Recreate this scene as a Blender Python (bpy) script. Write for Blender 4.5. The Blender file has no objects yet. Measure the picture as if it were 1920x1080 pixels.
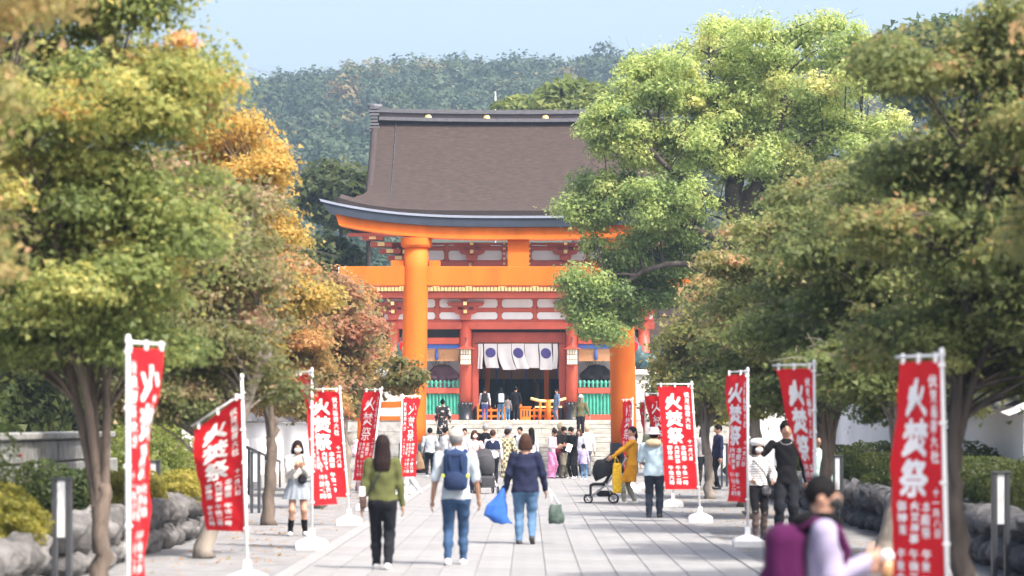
import bpy, math, random
import numpy as np
from mathutils import Vector, Matrix, noise
R = math.radians
SC = bpy.context.scene
COL = SC.collection

# ------------------------------------------------------------------ camera, sky, sun, exposure
cam_d = bpy.data.cameras.new('camera')
camera = bpy.data.objects.new('camera', cam_d)
COL.objects.link(camera)
camera.location = (0, 0, 1.7)
camera.rotation_euler = (R(90), 0, 0)
cam_d.sensor_width = 36
cam_d.lens = 93.75
cam_d.shift_x = -30 / 1920
cam_d.shift_y = 256 / 1920
cam_d.clip_start = 0.5
cam_d.clip_end = 5000
cam_d.dof.use_dof = True
cam_d.dof.focus_distance = 112
cam_d.dof.aperture_fstop = 2.35
SC.camera = camera

SUN_AZ, SUN_EL = R(135), R(53)       # clockwise from +Y (the way the camera looks)
world = bpy.data.worlds.new('World')
SC.world = world
world.use_nodes = True
wn = world.node_tree
bg = wn.nodes['Background']
sky = wn.nodes.new('ShaderNodeTexSky')
sky.sky_type = 'NISHITA'
sky.sun_disc = False
sky.sun_elevation = SUN_EL
sky.sun_rotation = SUN_AZ
sky.air_density = 1.0
sky.dust_density = 6.5
sky.ozone_density = 0.3
wn.links.new(sky.outputs[0], bg.inputs[0])
bg.inputs[1].default_value = 0.118
sun_d = bpy.data.lights.new('sun', 'SUN')
sun_d.energy = 2.0
sun_d.angle = R(0.9)
sun_d.color = (1.0, 0.95, 0.88)
sun = bpy.data.objects.new('sun', sun_d)
COL.objects.link(sun)
sdir = Vector((math.sin(SUN_AZ) * math.cos(SUN_EL), math.cos(SUN_AZ) * math.cos(SUN_EL), math.sin(SUN_EL)))
sun.rotation_euler = sdir.to_track_quat('Z', 'Y').to_euler()
sun.location = (30, -30, 40)
vs = SC.view_settings
SC.display_settings.display_device = 'sRGB'
vs.view_transform = 'Standard'
vs.look = 'None'
vs.gamma = 1
vs.use_curve_mapping = False
vs.exposure = 1.76
SC.cycles.use_denoising = True
SC.cycles.max_bounces = 10
SC.cycles.diffuse_bounces = 6
SC.cycles.transmission_bounces = 8
SC.cycles.volume_bounces = 0

# ------------------------------------------------------------------ helpers
F = 5000.0
def PX(px, py, d):
    return Vector(((px - 990) / F * d, d, 1.7 + (796 - py) / F * d))
def XX(px, d): return (px - 990) / F * d

def tag(o, label=None, cat=None, group=None, kind=None):
    if label: o['label'] = label
    if cat: o['category'] = cat
    if group: o['group'] = group
    if kind: o['kind'] = kind
    return o

def empty(name, loc, rz=0, label=None, cat=None, group=None, kind=None):
    o = bpy.data.objects.new(name, None)
    COL.objects.link(o)
    o.location = loc
    o.rotation_euler = (0, 0, rz)
    o.empty_display_size = 0.2
    return tag(o, label, cat, group, kind)

def link(name, me, parent=None, loc=None, rz=0):
    o = bpy.data.objects.new(name, me)
    COL.objects.link(o)
    if parent is not None: o.parent = parent
    if loc is not None: o.location = loc
    if rz: o.rotation_euler = (0, 0, rz)
    return o

class MB:
    """collects faces; build() links them as one mesh object"""
    def __init__(s):
        s.v, s.f, s.m, s.sm = [], [], [], []
    def add(s, V, Fc, mi=0, smooth=False):
        b = len(s.v)
        s.v.extend([tuple(p) for p in V])
        for f in Fc:
            s.f.append(tuple(b + i for i in f)); s.m.append(mi); s.sm.append(smooth)
        return s
    def box(s, x0, x1, y0, y1, z0, z1, mi=0, ch=0.0):
        if ch <= 0:
            V = [(x, y, z) for z in (z0, z1) for y in (y0, y1) for x in (x0, x1)]
            return s.add(V, [(0, 2, 3, 1), (4, 5, 7, 6), (0, 1, 5, 4), (2, 6, 7, 3), (0, 4, 6, 2), (1, 3, 7, 5)], mi)
        c = min(ch, (x1 - x0) * .45, (y1 - y0) * .45, (z1 - z0) * .45)
        # chamfered box: 24 verts
        V, idx = [], {}
        for ix, x in enumerate((x0, x1)):
            for iy, y in enumerate((y0, y1)):
                for iz, z in enumerate((z0, z1)):
                    sx, sy, sz = (1 - 2 * ix) * c, (1 - 2 * iy) * c, (1 - 2 * iz) * c
                    idx[(ix, iy, iz, 0)] = len(V); V.append((x, y + sy, z + sz))
                    idx[(ix, iy, iz, 1)] = len(V); V.append((x + sx, y, z + sz))
                    idx[(ix, iy, iz, 2)] = len(V); V.append((x + sx, y + sy, z))
        g = lambda a, b, c_, k: idx[(a, b, c_, k)]
        Fc = []
        Fc.append([g(0, 0, 0, 0), g(0, 0, 1, 0), g(0, 1, 1, 0), g(0, 1, 0, 0)])
        Fc.append([g(1, 0, 0, 0), g(1, 1, 0, 0), g(1, 1, 1, 0), g(1, 0, 1, 0)])
        Fc.append([g(0, 0, 0, 1), g(1, 0, 0, 1), g(1, 0, 1, 1), g(0, 0, 1, 1)])
        Fc.append([g(0, 1, 0, 1), g(0, 1, 1, 1), g(1, 1, 1, 1), g(1, 1, 0, 1)])
        Fc.append([g(0, 0, 0, 2), g(0, 1, 0, 2), g(1, 1, 0, 2), g(1, 0, 0, 2)])
        Fc.append([g(0, 0, 1, 2), g(1, 0, 1, 2), g(1, 1, 1, 2), g(0, 1, 1, 2)])
        for a in (0, 1):
            for b in (0, 1):
                Fc.append([g(a, b, 0, 0), g(a, b, 0, 1), g(a, b, 1, 1), g(a, b, 1, 0)])
                Fc.append([g(a, 0, b, 0), g(a, 0, b, 2), g(a, 1, b, 2), g(a, 1, b, 0)])
                Fc.append([g(0, a, b, 1), g(0, a, b, 2), g(1, a, b, 2), g(1, a, b, 1)])
        for k, i in idx.items():
            if k[3] == 0: Fc.append([i, idx[k[:3] + (1,)], idx[k[:3] + (2,)]])
        cx = Vector(((x0 + x1) / 2, (y0 + y1) / 2, (z0 + z1) / 2))
        out = []
        for f in Fc:
            p = [Vector(V[i]) for i in f]
            n = (p[1] - p[0]).cross(p[2] - p[0])
            m = sum(p, Vector()) / len(p) - cx
            out.append(f if n.dot(m) > 0 else f[::-1])
        return s.add(V, out, mi)
    def tube(s, pts, rad, n=8, mi=0, cap=True, smooth=True, flat=(1, 1)):
        pts = [Vector(p) for p in pts]
        if not hasattr(rad, '__len__'): rad = [rad] * len(pts)
        V, Fc = [], []
        prev = None
        for i, p in enumerate(pts):
            t = (pts[min(i + 1, len(pts) - 1)] - pts[max(i - 1, 0)])
            if t.length < 1e-9: t = Vector((0, 0, 1))
            t.normalize()
            if prev is None:
                a = Vector((1, 0, 0)) if abs(t.x) < .8 else Vector((0, 1, 0))
            else: a = prev
            u = (a - t * a.dot(t)).normalized(); w = t.cross(u); prev = u
            for k in range(n):
                an = 2 * math.pi * k / n
                V.append(p + u * (math.cos(an) * rad[i] * flat[0]) + w * (math.sin(an) * rad[i] * flat[1]))
        for i in range(len(pts) - 1):
            for k in range(n):
                k2 = (k + 1) % n
                Fc.append((i * n + k, i * n + k2, (i + 1) * n + k2, (i + 1) * n + k))
        if cap:
            Fc.append(tuple(range(n))[::-1]); Fc.append(tuple((len(pts) - 1) * n + k for k in range(n)))
        return s.add(V, Fc, mi, smooth)
    def lathe(s, prof, n=16, c=(0, 0, 0), mi=0, smooth=True, sq=(1, 1)):
        V, Fc = [], []
        for r, z in prof:
            for k in range(n):
                a = 2 * math.pi * k / n
                V.append((c[0] + r * math.cos(a) * sq[0], c[1] + r * math.sin(a) * sq[1], c[2] + z))
        for i in range(len(prof) - 1):
            for k in range(n):
                k2 = (k + 1) % n
                Fc.append((i * n + k, i * n + k2, (i + 1) * n + k2, (i + 1) * n + k))
        Fc.append(tuple(range(n))[::-1]); Fc.append(tuple((len(prof) - 1) * n + k for k in range(n)))
        return s.add(V, Fc, mi, smooth)
    def prism(s, poly, y0, y1, mi=0):
        """polygon in x,z (counter-clockwise seen from -y) extruded from y0 to y1"""
        n = len(poly)
        V = [(x, y0, z) for x, z in poly] + [(x, y1, z) for x, z in poly]
        Fc = [tuple(range(n)), tuple(range(2 * n - 1, n - 1, -1))]
        Fc += [(i, i + n, (i + 1) % n + n, (i + 1) % n) for i in range(n)]
        return s.add(V, Fc, mi)
    def grid(s, fn, nu, nv, mi=0, smooth=True, flip=False):
        V = [fn(i / nu, j / nv) for j in range(nv + 1) for i in range(nu + 1)]
        Fc = []
        for j in range(nv):
            for i in range(nu):
                a = j * (nu + 1) + i
                q = (a, a + 1, a + nu + 2, a + nu + 1)
                Fc.append(q[::-1] if flip else q)
        return s.add(V, Fc, mi, smooth)
    def mesh(s, name, mats):
        me = bpy.data.meshes.new(name)
        me.from_pydata(s.v, [], s.f)
        for m in (mats if isinstance(mats, (list, tuple)) else [mats]): me.materials.append(m)
        me.polygons.foreach_set('material_index', s.m)
        me.polygons.foreach_set('use_smooth', s.sm)
        me.update()
        return me
    def build(s, name, mats, parent=None, loc=None, rz=0):
        return link(name, s.mesh(name, mats), parent, loc, rz)

def mesh_np(name, V, Q, mats, smooth=False, mi=None, attrs=None):
    V = np.asarray(V, np.float32); Q = np.asarray(Q, np.int32)
    me = bpy.data.meshes.new(name)
    me.vertices.add(len(V)); me.vertices.foreach_set('co', V.ravel())
    nf, k = Q.shape
    me.loops.add(nf * k); me.loops.foreach_set('vertex_index', Q.ravel())
    me.polygons.add(nf)
    me.polygons.foreach_set('loop_start', np.arange(0, nf * k, k, dtype=np.int32))
    me.polygons.foreach_set('loop_total', np.full(nf, k, np.int32))
    for m in (mats if isinstance(mats, (list, tuple)) else [mats]): me.materials.append(m)
    if mi is not None: me.polygons.foreach_set('material_index', np.asarray(mi, np.int32))
    me.polygons.foreach_set('use_smooth', np.full(nf, smooth, bool))
    for an, arr in (attrs or {}).items():
        at = me.attributes.new(an, 'FLOAT', 'POINT'); at.data.foreach_set('value', np.asarray(arr, np.float32))
    me.update(calc_edges=True)
    return me

# ------------------------------------------------------------------ materials
def srgb(r, g, b):
    f = lambda c: (c / 255 / 12.92) if c / 255 <= .04045 else ((c / 255 + .055) / 1.055) ** 2.4
    return (f(r), f(g), f(b))
MATS = {}
def mat(name, col, rough=.6, var=.12, scale=6, bump=0, bscale=40, metal=0, col2=None, stretch=(1, 1, 1), rnd=0, sheen=0, detail=6, coords='Object', spec=.5):
    if name in MATS: return MATS[name]
    m = bpy.data.materials.new(name); m.use_nodes = True
    nt = m.node_tree; N = nt.nodes; L = nt.links
    bs = N['Principled BSDF']
    bs.inputs['Roughness'].default_value = rough
    bs.inputs['Metallic'].default_value = metal
    bs.inputs['Specular IOR Level'].default_value = spec
    tc = N.new('ShaderNodeTexCoord'); mp = N.new('ShaderNodeMapping'); mp.inputs['Scale'].default_value = stretch
    L.new(tc.outputs[coords], mp.inputs[0])
    nz = N.new('ShaderNodeTexNoise'); nz.inputs['Scale'].default_value = scale; nz.inputs['Detail'].default_value = detail
    L.new(mp.outputs[0], nz.inputs[0])
    rp = N.new('ShaderNodeValToRGB')
    c2 = col2 or tuple(c * (1 - var * 2) for c in col)
    c1 = tuple(min(1, c * (1 + var)) for c in col)
    rp.color_ramp.elements[0].position = .28; rp.color_ramp.elements[0].color = (*c2, 1)
    rp.color_ramp.elements[1].position = .68; rp.color_ramp.elements[1].color = (*c1, 1)
    L.new(nz.outputs[0], rp.inputs[0])
    out = rp.outputs[0]
    if rnd:
        oi = N.new('ShaderNodeObjectInfo'); hs = N.new('ShaderNodeHueSaturation'); mr = N.new('ShaderNodeMapRange')
        mr.inputs['To Min'].default_value = 1 - rnd; mr.inputs['To Max'].default_value = 1 + rnd
        L.new(oi.outputs['Random'], mr.inputs[0]); L.new(mr.outputs[0], hs.inputs['Value']); L.new(out, hs.inputs['Color']); out = hs.outputs[0]
    L.new(out, bs.inputs['Base Color'])
    if bump:
        n2 = N.new('ShaderNodeTexNoise'); n2.inputs['Scale'].default_value = bscale; n2.inputs['Detail'].default_value = 5
        L.new(mp.outputs[0], n2.inputs[0])
        bp = N.new('ShaderNodeBump'); bp.inputs['Strength'].default_value = bump; bp.inputs['Distance'].default_value = .02
        L.new(n2.outputs[0], bp.inputs['Height']); L.new(bp.outputs[0], bs.inputs['Normal'])
    if sheen:
        bs.inputs['Sheen Weight'].default_value = sheen * .15; bs.inputs['Specular IOR Level'].default_value = .07
    MATS[name] = m
    return m

def leafmat(name, cols, trans=.35):
    """cols: list of (position, linear colour) along the per-leaf 'tint' attribute"""
    m = bpy.data.materials.new(name); m.use_nodes = True
    nt = m.node_tree; N = nt.nodes; L = nt.links
    bs = N['Principled BSDF']; bs.inputs['Roughness'].default_value = .55; bs.inputs['Specular IOR Level'].default_value = .3
    at = N.new('ShaderNodeAttribute'); at.attribute_name = 'tint'
    rp = N.new('ShaderNodeValToRGB')
    while len(rp.color_ramp.elements) < len(cols): rp.color_ramp.elements.new(.5)
    for e, (p, c) in zip(rp.color_ramp.elements, cols): e.position = p; e.color = (*c, 1)
    L.new(at.outputs['Fac'], rp.inputs[0]); L.new(rp.outputs[0], bs.inputs['Base Color'])
    tr = N.new('ShaderNodeBsdfTranslucent')
    mu = N.new('ShaderNodeMix'); mu.data_type = 'RGBA'; mu.blend_type = 'MULTIPLY'; mu.inputs[0].default_value = 1; mu.inputs[7].default_value = (1.7, 1.62, 1.5, 1)   # light passing through a leaf is brighter and yellower
    L.new(rp.outputs[0], mu.inputs[6]); L.new(mu.outputs[2], tr.inputs[0])
    mx = N.new('ShaderNodeMixShader'); mx.inputs[0].default_value = trans
    L.new(bs.outputs[0], mx.inputs[1]); L.new(tr.outputs[0], mx.inputs[2])
    L.new(mx.outputs[0], N['Material Output'].inputs['Surface'])
    return m

M_torii = mat('vermilion_orange_paint', (.76, .165, .016), .7, .13, 1.4, .12, 30, stretch=(1, 1, .22), spec=.25)
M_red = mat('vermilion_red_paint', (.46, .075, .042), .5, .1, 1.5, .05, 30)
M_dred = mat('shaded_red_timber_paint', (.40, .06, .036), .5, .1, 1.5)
M_black = mat('black_lacquer', (.016, .019, .026), .32, .15, 3)
M_kasagi = mat('navy_black_painted_beam', (.030, .042, .066), .45, .12, 2)
M_capm = mat('pale_metal_capping', (.27, .30, .38), .4, .06, 3, metal=.0)
M_plaster = mat('white_plaster', (.70, .70, .72), .85, .04, 2, .1, 60)
M_gold = mat('gilded_fitting', (.85, .62, .24), .38, .08, 5, metal=.35)
M_yell = mat('yellow_painted_end_grain', (.80, .60, .25), .5, .06, 4)
M_green = mat('green_lattice_paint', (.06, .34, .25), .5, .12, 4)
M_thatch = mat('cypress_bark_roofing', (.044, .029, .023), .95, .25, 6.5, 1.0, 40, col2=(.024, .0155, .013), stretch=(.45, 1, 2.4), detail=10)
M_bark_edge = mat('layered_bark_eave_edge', (.045, .032, .03), .9, .2, 6, .5, 30, stretch=(.3, 1, 6))
M_ridge = mat('dark_purple_brown_ridge', (.052, .036, .040), .6, .12, 3)
M_ridgecap = mat('grey_ridge_tile', (.10, .10, .115), .6, .15, 8)
M_stone = mat('pale_granite', (.46, .45, .43), .8, .14, 5, .3, 60, col2=(.30, .30, .29))
M_stair = mat('weathered_granite_step', (.47, .46, .42), .85, .2, 2.2, .3, 50, col2=(.27, .26, .24), stretch=(1, 1, 2.5))
M_paver = mat('pale_granite_paver', (.245, .245, .247), .75, .09, 3, .12, 120, rnd=.08)
M_joint = mat('paver_joint', (.19, .19, .19), .9, .1, 10)
M_ground = mat('grey_gravel_ground', (.235, .235, .24), .95, .16, 2.5, .8, 70, detail=12)
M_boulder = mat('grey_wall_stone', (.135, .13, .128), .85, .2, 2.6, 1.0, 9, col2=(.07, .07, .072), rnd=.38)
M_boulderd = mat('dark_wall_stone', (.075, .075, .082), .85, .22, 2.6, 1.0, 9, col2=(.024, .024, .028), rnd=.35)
M_block = mat('grey_stone_block', (.22, .225, .22), .85, .2, 5, .4, 40, rnd=.15)
M_soil = mat('dark_soil', (.05, .04, .032), .95, .2, 8, .4)
M_hill = mat('forest_floor', (.030, .045, .024), .95, .2, .05)
M_wallw = mat('white_wall_plaster', (.87, .87, .87), .85, .03, .8, .08, 40)
M_tile = mat('grey_roof_tile', (.10, .105, .115), .5, .15, 6)
M_wood = mat('brown_timber', (.16, .085, .048), .65, .15, 4, .15, 20, stretch=(6, 6, 1))
M_blind = mat('bamboo_blind', (.40, .20, .09), .7, .1, 8, .3, 30, stretch=(1, 1, 14))
M_blue = mat('blue_valance_cloth', (.05, .12, .42), .8, .1, 6)
M_noren = mat('white_curtain_cloth', (.56, .56, .59), .9, .03, 3)
M_purple = mat('purple_dyed_cloth', (.055, .045, .19), .9, .05, 8)
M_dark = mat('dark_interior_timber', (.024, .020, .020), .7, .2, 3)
M_lantern = mat('lantern_paper', (.74, .70, .56), .8, .05, 8)
M_bronze = mat('green_bronze', (.045, .10, .11), .55, .3, 5, metal=.3)
M_flag = mat('red_banner_cloth', (.62, .020, .028), .75, .05, 4, sheen=.2)
_nt = M_flag.node_tree; _tr = _nt.nodes.new('ShaderNodeBsdfTranslucent'); _tr.inputs[0].default_value = (.62, .02, .028, 1); _mx = _nt.nodes.new('ShaderNodeMixShader'); _mx.inputs[0].default_value = .28
_nt.links.new(_nt.nodes['Principled BSDF'].outputs[0], _mx.inputs[1]); _nt.links.new(_tr.outputs[0], _mx.inputs[2]); _nt.links.new(_mx.outputs[0], _nt.nodes['Material Output'].inputs['Surface'])
M_ink = mat('white_banner_print', (.80, .78, .78), .8, .02, 4)
M_pole = mat('white_plastic_pole', (.76, .77, .78), .4, .03, 4)
M_tank = mat('white_plastic_base', (.78, .79, .80), .45, .04, 5)
M_post = mat('dark_grey_steel', (.048, .053, .062), .4, .1, 5)
M_lampp = mat('frosted_lamp_panel', (.62, .64, .68), .35, .03, 3)
M_barkg = mat('grey_brown_bark', (.13, .10, .08), .9, .25, 5, .7, 26, col2=(.075, .06, .05), stretch=(2, 2, .5))
M_barkp = mat('pale_grey_bark', (.24, .21, .18), .9, .22, 4, .6, 24, col2=(.15, .13, .115), stretch=(2, 2, .5))
M_barkd = mat('dark_bark', (.06, .048, .042), .9, .25, 4, .5, 20, stretch=(2, 2, .5))  # darkest of the three tree bark tones
M_whitep = mat('white_painted_board', (.82, .82, .82), .6, .02, 2)
M_redp = mat('red_print', (.62, .05, .05), .7, .05, 5)
M_orangep = mat('orange_print', (.80, .25, .03), .7, .05, 5)
# ------------------------------------------------------------------ ground, path, steps
LZ = 1.87                                   # landing height above the approach
gm = MB()
# one sheet reaching the horizon, finer near the approach
gm.add([(-1600, -60, 0), (1600, -60, 0), (1600, 1600, 0), (-1600, 1600, 0)], [(0, 1, 2, 3)])
tag(gm.build('ground', M_ground), kind='structure')

path = empty('path', (0, 0, 0), kind='structure')
pm = MB(); pm.add([(-2.62, 6, .004), (2.62, 6, .004), (2.62, 96.4, .004), (-2.62, 96.4, .004)], [(0, 1, 2, 3)])
pm.build('paving_bed', M_joint, path)
rng = random.Random(5)
PW, PL = .4, .9
def paver_mb(x0, x1, y0, y1, t):
    return MB().box(x0, x1, y0, y1, .0045, t, 0, .006)
pav = [paver_mb(-PW / 2 + .004, PW / 2 - .004, -PL / 2 + .004, PL / 2 - .004, .018).mesh('paver', M_paver) for _ in range(2)]
rest = MB()
row = 0
npv = 0
y = 28.6
for row in range(23):
    for c in range(13):
        o = link('paver', pav[0], path, (-2.6 + PW * (c + .5), y + PL / 2, rng.uniform(-.0012, .0012)))
        npv += 1
    y += PL
def rest_rows(ya, yb):
    yy = ya
    while yy < yb:
        for c in range(13):
            dz = rng.uniform(-.0012, .0012)
            x0 = -2.6 + PW * c
            rest.box(x0 + .004, x0 + PW - .004, yy + .004, yy + PL - .004, .0045, .018 + dz)
        yy += PL
rest_rows(y, 96); rest_rows(28.6 - 24 * PL, 28.6 - .5)
tag(rest.build('paver', mat('pale_granite_paver_far', (.245, .245, .247), .75, .09, 1.3, .12, 120), path), kind='stuff')

# stone edging between path and gravel
for sx in (-1, 1):
    kb = MB(); yy = 7
    while yy < 96:
        kb.box(sx * 2.72 - .1, sx * 2.72 + .1, yy, yy + 1.19, 0.002, .019, 0, .003); yy += 1.2
    tag(kb.build('kerb_stone', M_paver, path), kind='stuff')

# stairs up to the landing
ST0, NST, RUN, RISE = 96.8, 11, .46, LZ / 11
stairs = empty('stone_stairs', (0, ST0, 0), kind='structure')
SX0, SX1 = -3.95, 3.2
for i in range(NST):
    z1 = RISE * (i + 1)
    x = SX0
    while x < SX1 - .05:
        w = min(rng.uniform(1.1, 1.9), SX1 - x)
        if SX1 - (x + w) < .5: w = SX1 - x
        dz = rng.uniform(-.004, .004)
        MB().box(x + .004, x + w - .004, i * RUN + rng.uniform(-.012, .012), (i + 1) * RUN + .1, z1 - RISE + (.002 if i == 0 else 0.01), z1 + dz, 0, .015).build('step_stone', M_stair, stairs)
        x += w
# solid under the steps, cheek stones
mb = MB()
for i in range(1, NST): mb.box(SX0 + .02, SX1 - .02, i * RUN + .12, NST * RUN + .2, (i - 1) * RISE + .03, i * RISE - .02)
mb.build('stair_core', M_joint, stairs)
for x in (SX0 - .34, SX1 + .004):
    c = MB(); L_ = NST * RUN
    V = [(x, -.25, 0.002), (x + .33, -.25, 0.002), (x + .33, L_, 0.002), (x, L_, 0.002), (x, -.25, .22), (x + .33, -.25, .22), (x + .33, L_, LZ + .22), (x, L_, LZ + .22)]
    c.add(V, [(0, 3, 2, 1), (4, 5, 6, 7), (0, 1, 5, 4), (2, 3, 7, 6), (1, 2, 6, 5), (3, 0, 4, 7)])
    c.build('cheek_stone', M_stone, stairs)
PY0 = ST0 + NST * RUN
pod = empty('stone_podium', (0, PY0, 0), kind='structure')
pb = MB(); pb.box(-16, 16, .12, 42, 0.002, LZ - .02); pb.build('podium_core', M_joint, pod)
for r in range(4):
    x = -16 + (r % 2) * .5
    while x < 16:
        w = rng.uniform(.8, 1.3)
        if not (SX0 - .5 < x + w / 2 < SX1 + .5):
            MB().box(x + .004, x + w - .008, rng.uniform(-.012, .012), .119, r * LZ / 4 + .006, (r + 1) * LZ / 4 - (.026 if r == 3 else .004), 0, .015).build('podium_stone', M_stone, pod)
        x += w
pb = MB(); pb.box(-16, 16, -.02, 42, LZ - .018, LZ); pb.build('podium_paving', M_stair, pod)

# ------------------------------------------------------------------ hill and its far-off wood
def hill_h(x, y):
    t = min(1, max(0, (y - 250) / 350))
    h = (t ** 1.05) * 90
    crest = 1.03 + .04 * math.exp(-((x - 30) / 90) ** 2) - .03 * math.exp(-((x + 60) / 18) ** 2) + .06 * math.exp(-((x + 100) / 20) ** 2) + .10 * math.exp(-((x - 112) / 30) ** 2)
    n = noise.noise(Vector((x / 60, y / 60, 3.1))) * 3.5 * t + noise.noise(Vector((x / 22, y / 22, 7.1))) * 1.6 * t
    b = max(0, (y - 600) / 120)
    return (h * crest * .775 + n) - b * b * 10 - .3 * (1 - t)
hm = MB()
hm.grid(lambda u, v: (-260 + 520 * u, 245 + 555 * v, hill_h(-260 + 520 * u, 245 + 555 * v)), 60, 60)
tag(hm.build('hill', M_hill), kind='structure')

def orient(nrm, g):
    """two tangent vectors for each normal, turned at random"""
    a = np.where(np.abs(nrm[:, 2:3]) < .9, np.array([[0, 0, 1.]]), np.array([[1., 0, 0]]))
    u = np.cross(nrm, a); u /= np.linalg.norm(u, axis=1, keepdims=True) + 1e-9
    v = np.cross(nrm, u)
    th = g.uniform(0, 2 * np.pi, (len(nrm), 1))
    return u * np.cos(th) + v * np.sin(th), -u * np.sin(th) + v * np.cos(th)
def leaf_mesh(name, P, Nn, S, tint, m, g, aspect=.6):
    u, v = orient(Nn, g)
    S = np.asarray(S).reshape(-1, 1)
    V = np.empty((len(P), 3, 3))                     # one pointed face per leaf, its base edge tipped out of plane
    tip = Nn * S * g.uniform(-.3, .3, (len(P), 1))
    V[:, 0] = P + u * S * 1.15
    V[:, 1] = P - u * S * .62 + v * S * aspect * 1.25 + tip
    V[:, 2] = P - u * S * .62 - v * S * aspect * 1.25 - tip
    Q = np.arange(len(P) * 3).reshape(-1, 3)
    return mesh_np(name, V.reshape(-1, 3), Q, m, attrs={'tint': np.repeat(tint, 3)})

g = np.random.default_rng(11)
Ps, Ns, Ss, Ts = [], [], [], []
yy = 262.0
while yy < 640:
    sp = 5.9
    xx = -170 + g.uniform(0, sp)
    while xx < 175:
        x, y_ = xx + g.uniform(-1.9, 1.9), yy + g.uniform(-1.9, 1.9)
        pxx = 990 + x * F / y_
        if -80 < pxx < 2050:
            pyy = 796 - (hill_h(x, y_) + 9 - 1.7) * F / y_
            if (740 < pxx < 1220 and pyy > 250) or (pxx > 1340 and pyy > 190): xx += sp; continue      # never seen: behind the gate and the camphor
            r = g.uniform(2.0, 5.2); hgt = g.uniform(4.5, 8) + r * .4; z = hill_h(x, y_)
            
            n = int(225 * (r / 3.2) ** 2)
            d = g.normal(size=(n, 3)); d[:, 2] = np.abs(d[:, 2]) * 1.1 - .35; d /= np.linalg.norm(d, axis=1, keepdims=True)
            lump = 1 + .22 * np.sin(d @ g.normal(size=3) * 5 + g.uniform(0, 6)) + .16 * np.sin(d @ g.normal(size=3) * 9)
            rad = g.uniform(.72, 1.05, (n, 1)) * lump[:, None]
            conic = 1.5 if g.random() < .14 else 1.0
            p = np.array([x, y_, z + hgt - r * .5]) + d * rad * np.array([r / conic ** .5, r / conic ** .5, r * .85 * conic])
            nn = d + g.normal(size=(n, 3)) * .24; nn /= np.linalg.norm(nn, axis=1, keepdims=True)
            Ps.append(p); Ns.append(nn); Ss.append(g.uniform(.26, .56, n))
            c = g.random(); base = .47 + g.normal() * .27
            if g.random() < .035: base = .97
            Ts.append(np.clip(base + g.normal(size=n) * .04, 0, 1))
        xx += sp
    yy += sp * .9
M_forest = leafmat('far_forest_leaves', [(0, (.022, .044, .024)), (.35, (.034, .062, .028)), (.65, (.055, .084, .032)), (.9, (.085, .108, .04)), (1, (.18, .14, .06))], .25)
tag(link('forest', leaf_mesh('forest', np.concatenate(Ps), np.concatenate(Ns), np.concatenate(Ss), np.concatenate(Ts), M_forest, g, .8)), 'dense mixed wood covering the hillside behind the shrine gate', None, kind='stuff')

# ------------------------------------------------------------------ torii
TD = 94.0
torii = empty('torii', (XX(972, TD), TD, 0), 0, 'tall orange torii with black topped beam standing before the stone steps', 'torii gate')
def tz(py): return 1.7 + (796 - py) * TD / F
K = TD / F
def curve_beam(zc0, zc1, hl0, hl1, y0, y1, rise, n=40, power=3.0, ref=6.9, mi=0):
    """bowed beam; hl0 / hl1 half lengths at its lower and upper edge"""
    m = MB(); V = []
    for i in range(n + 1):
        s = -1 + 2 * i / n
        for (hl, z) in ((hl0, zc0), (hl1, zc1)):
            x = s * hl; zz = z + rise * (abs(x) / ref) ** power
            V.append((x, y0, zz)); V.append((x, y1, zz))
    Fc = []
    for i in range(n):
        a, b = i * 4, i * 4 + 4
        Fc += [(a, b, b + 2, a + 2), (a + 1, a + 3, b + 3, b + 1), (a + 2, b + 2, b + 3, a + 3), (a, a + 1, b + 1, b)]
    Fc += [(0, 2, 3, 1), (n * 4, n * 4 + 1, n * 4 + 3, n * 4 + 2)]
    return m.add(V, Fc, mi)
for sx in (-1, 1):
    xb, xt = sx * 198 * K, sx * 191 * K
    MB().tube([(xb + (xt - xb) * t, 0, .9 + (tz(464) - .9) * t) for t in np.linspace(0, 1, 10)], [.455 - .03 * t for t in np.linspace(0, 1, 10)], 32).build('pillar', M_torii, torii)
    MB().lathe([(.50, .002), (.50, 1.02), (.485, 1.05), (.44, 1.05)], 32, (xb, 0, 0)).build('pillar_base', M_black, torii)
    MB().lathe([(.44, tz(465)), (.50, tz(464)), (.545, tz(460)), (.555, tz(447))], 48, (xt, 0, 0), smooth=False).build('capital_ring', M_torii, torii)
    # wedges through the tie beam
    for s2, w in ((-1, .46), (1, .40)):
        xc = xt + s2 * (.44 + w / 2)
        MB().box(xc - w / 2, xc + w / 2, -.15, .15, tz(500), tz(489), 0, .01).build('wedge', M_torii, torii)
MB().box(-335 * K, 335 * K, -.19, .19, tz(536), tz(500) - .002, 0, .015).build('tie_beam', M_torii, torii)
MB().box(-20 * K, 20 * K, -.16, .16, tz(500), tz(450), 0, .01).build('centre_strut', M_torii, torii)
curve_beam(tz(450), tz(428), 335 * K, 343 * K, -.40, .40, .50, ref=335 * K).build('lower_lintel', M_torii, torii)
curve_beam(tz(427.6), tz(411.5), 353 * K, 368 * K, -.55, .55, .58, ref=367 * K).build('top_beam', M_kasagi, torii)
cb = curve_beam(tz(411.4), tz(407.0), 368.5 * K, 371 * K, -.60, .60, .58, ref=367 * K)
cb.build('top_beam_capping', M_capm, torii)
# white ends of the tie beam
for sx in (-1, 1):
    MB().box(sx * 336.2 * K - .02, sx * 336.2 * K + .02, -.17, .17, tz(535), tz(501), 0).build('tie_beam_end_cap', M_whitep, torii)

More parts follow.
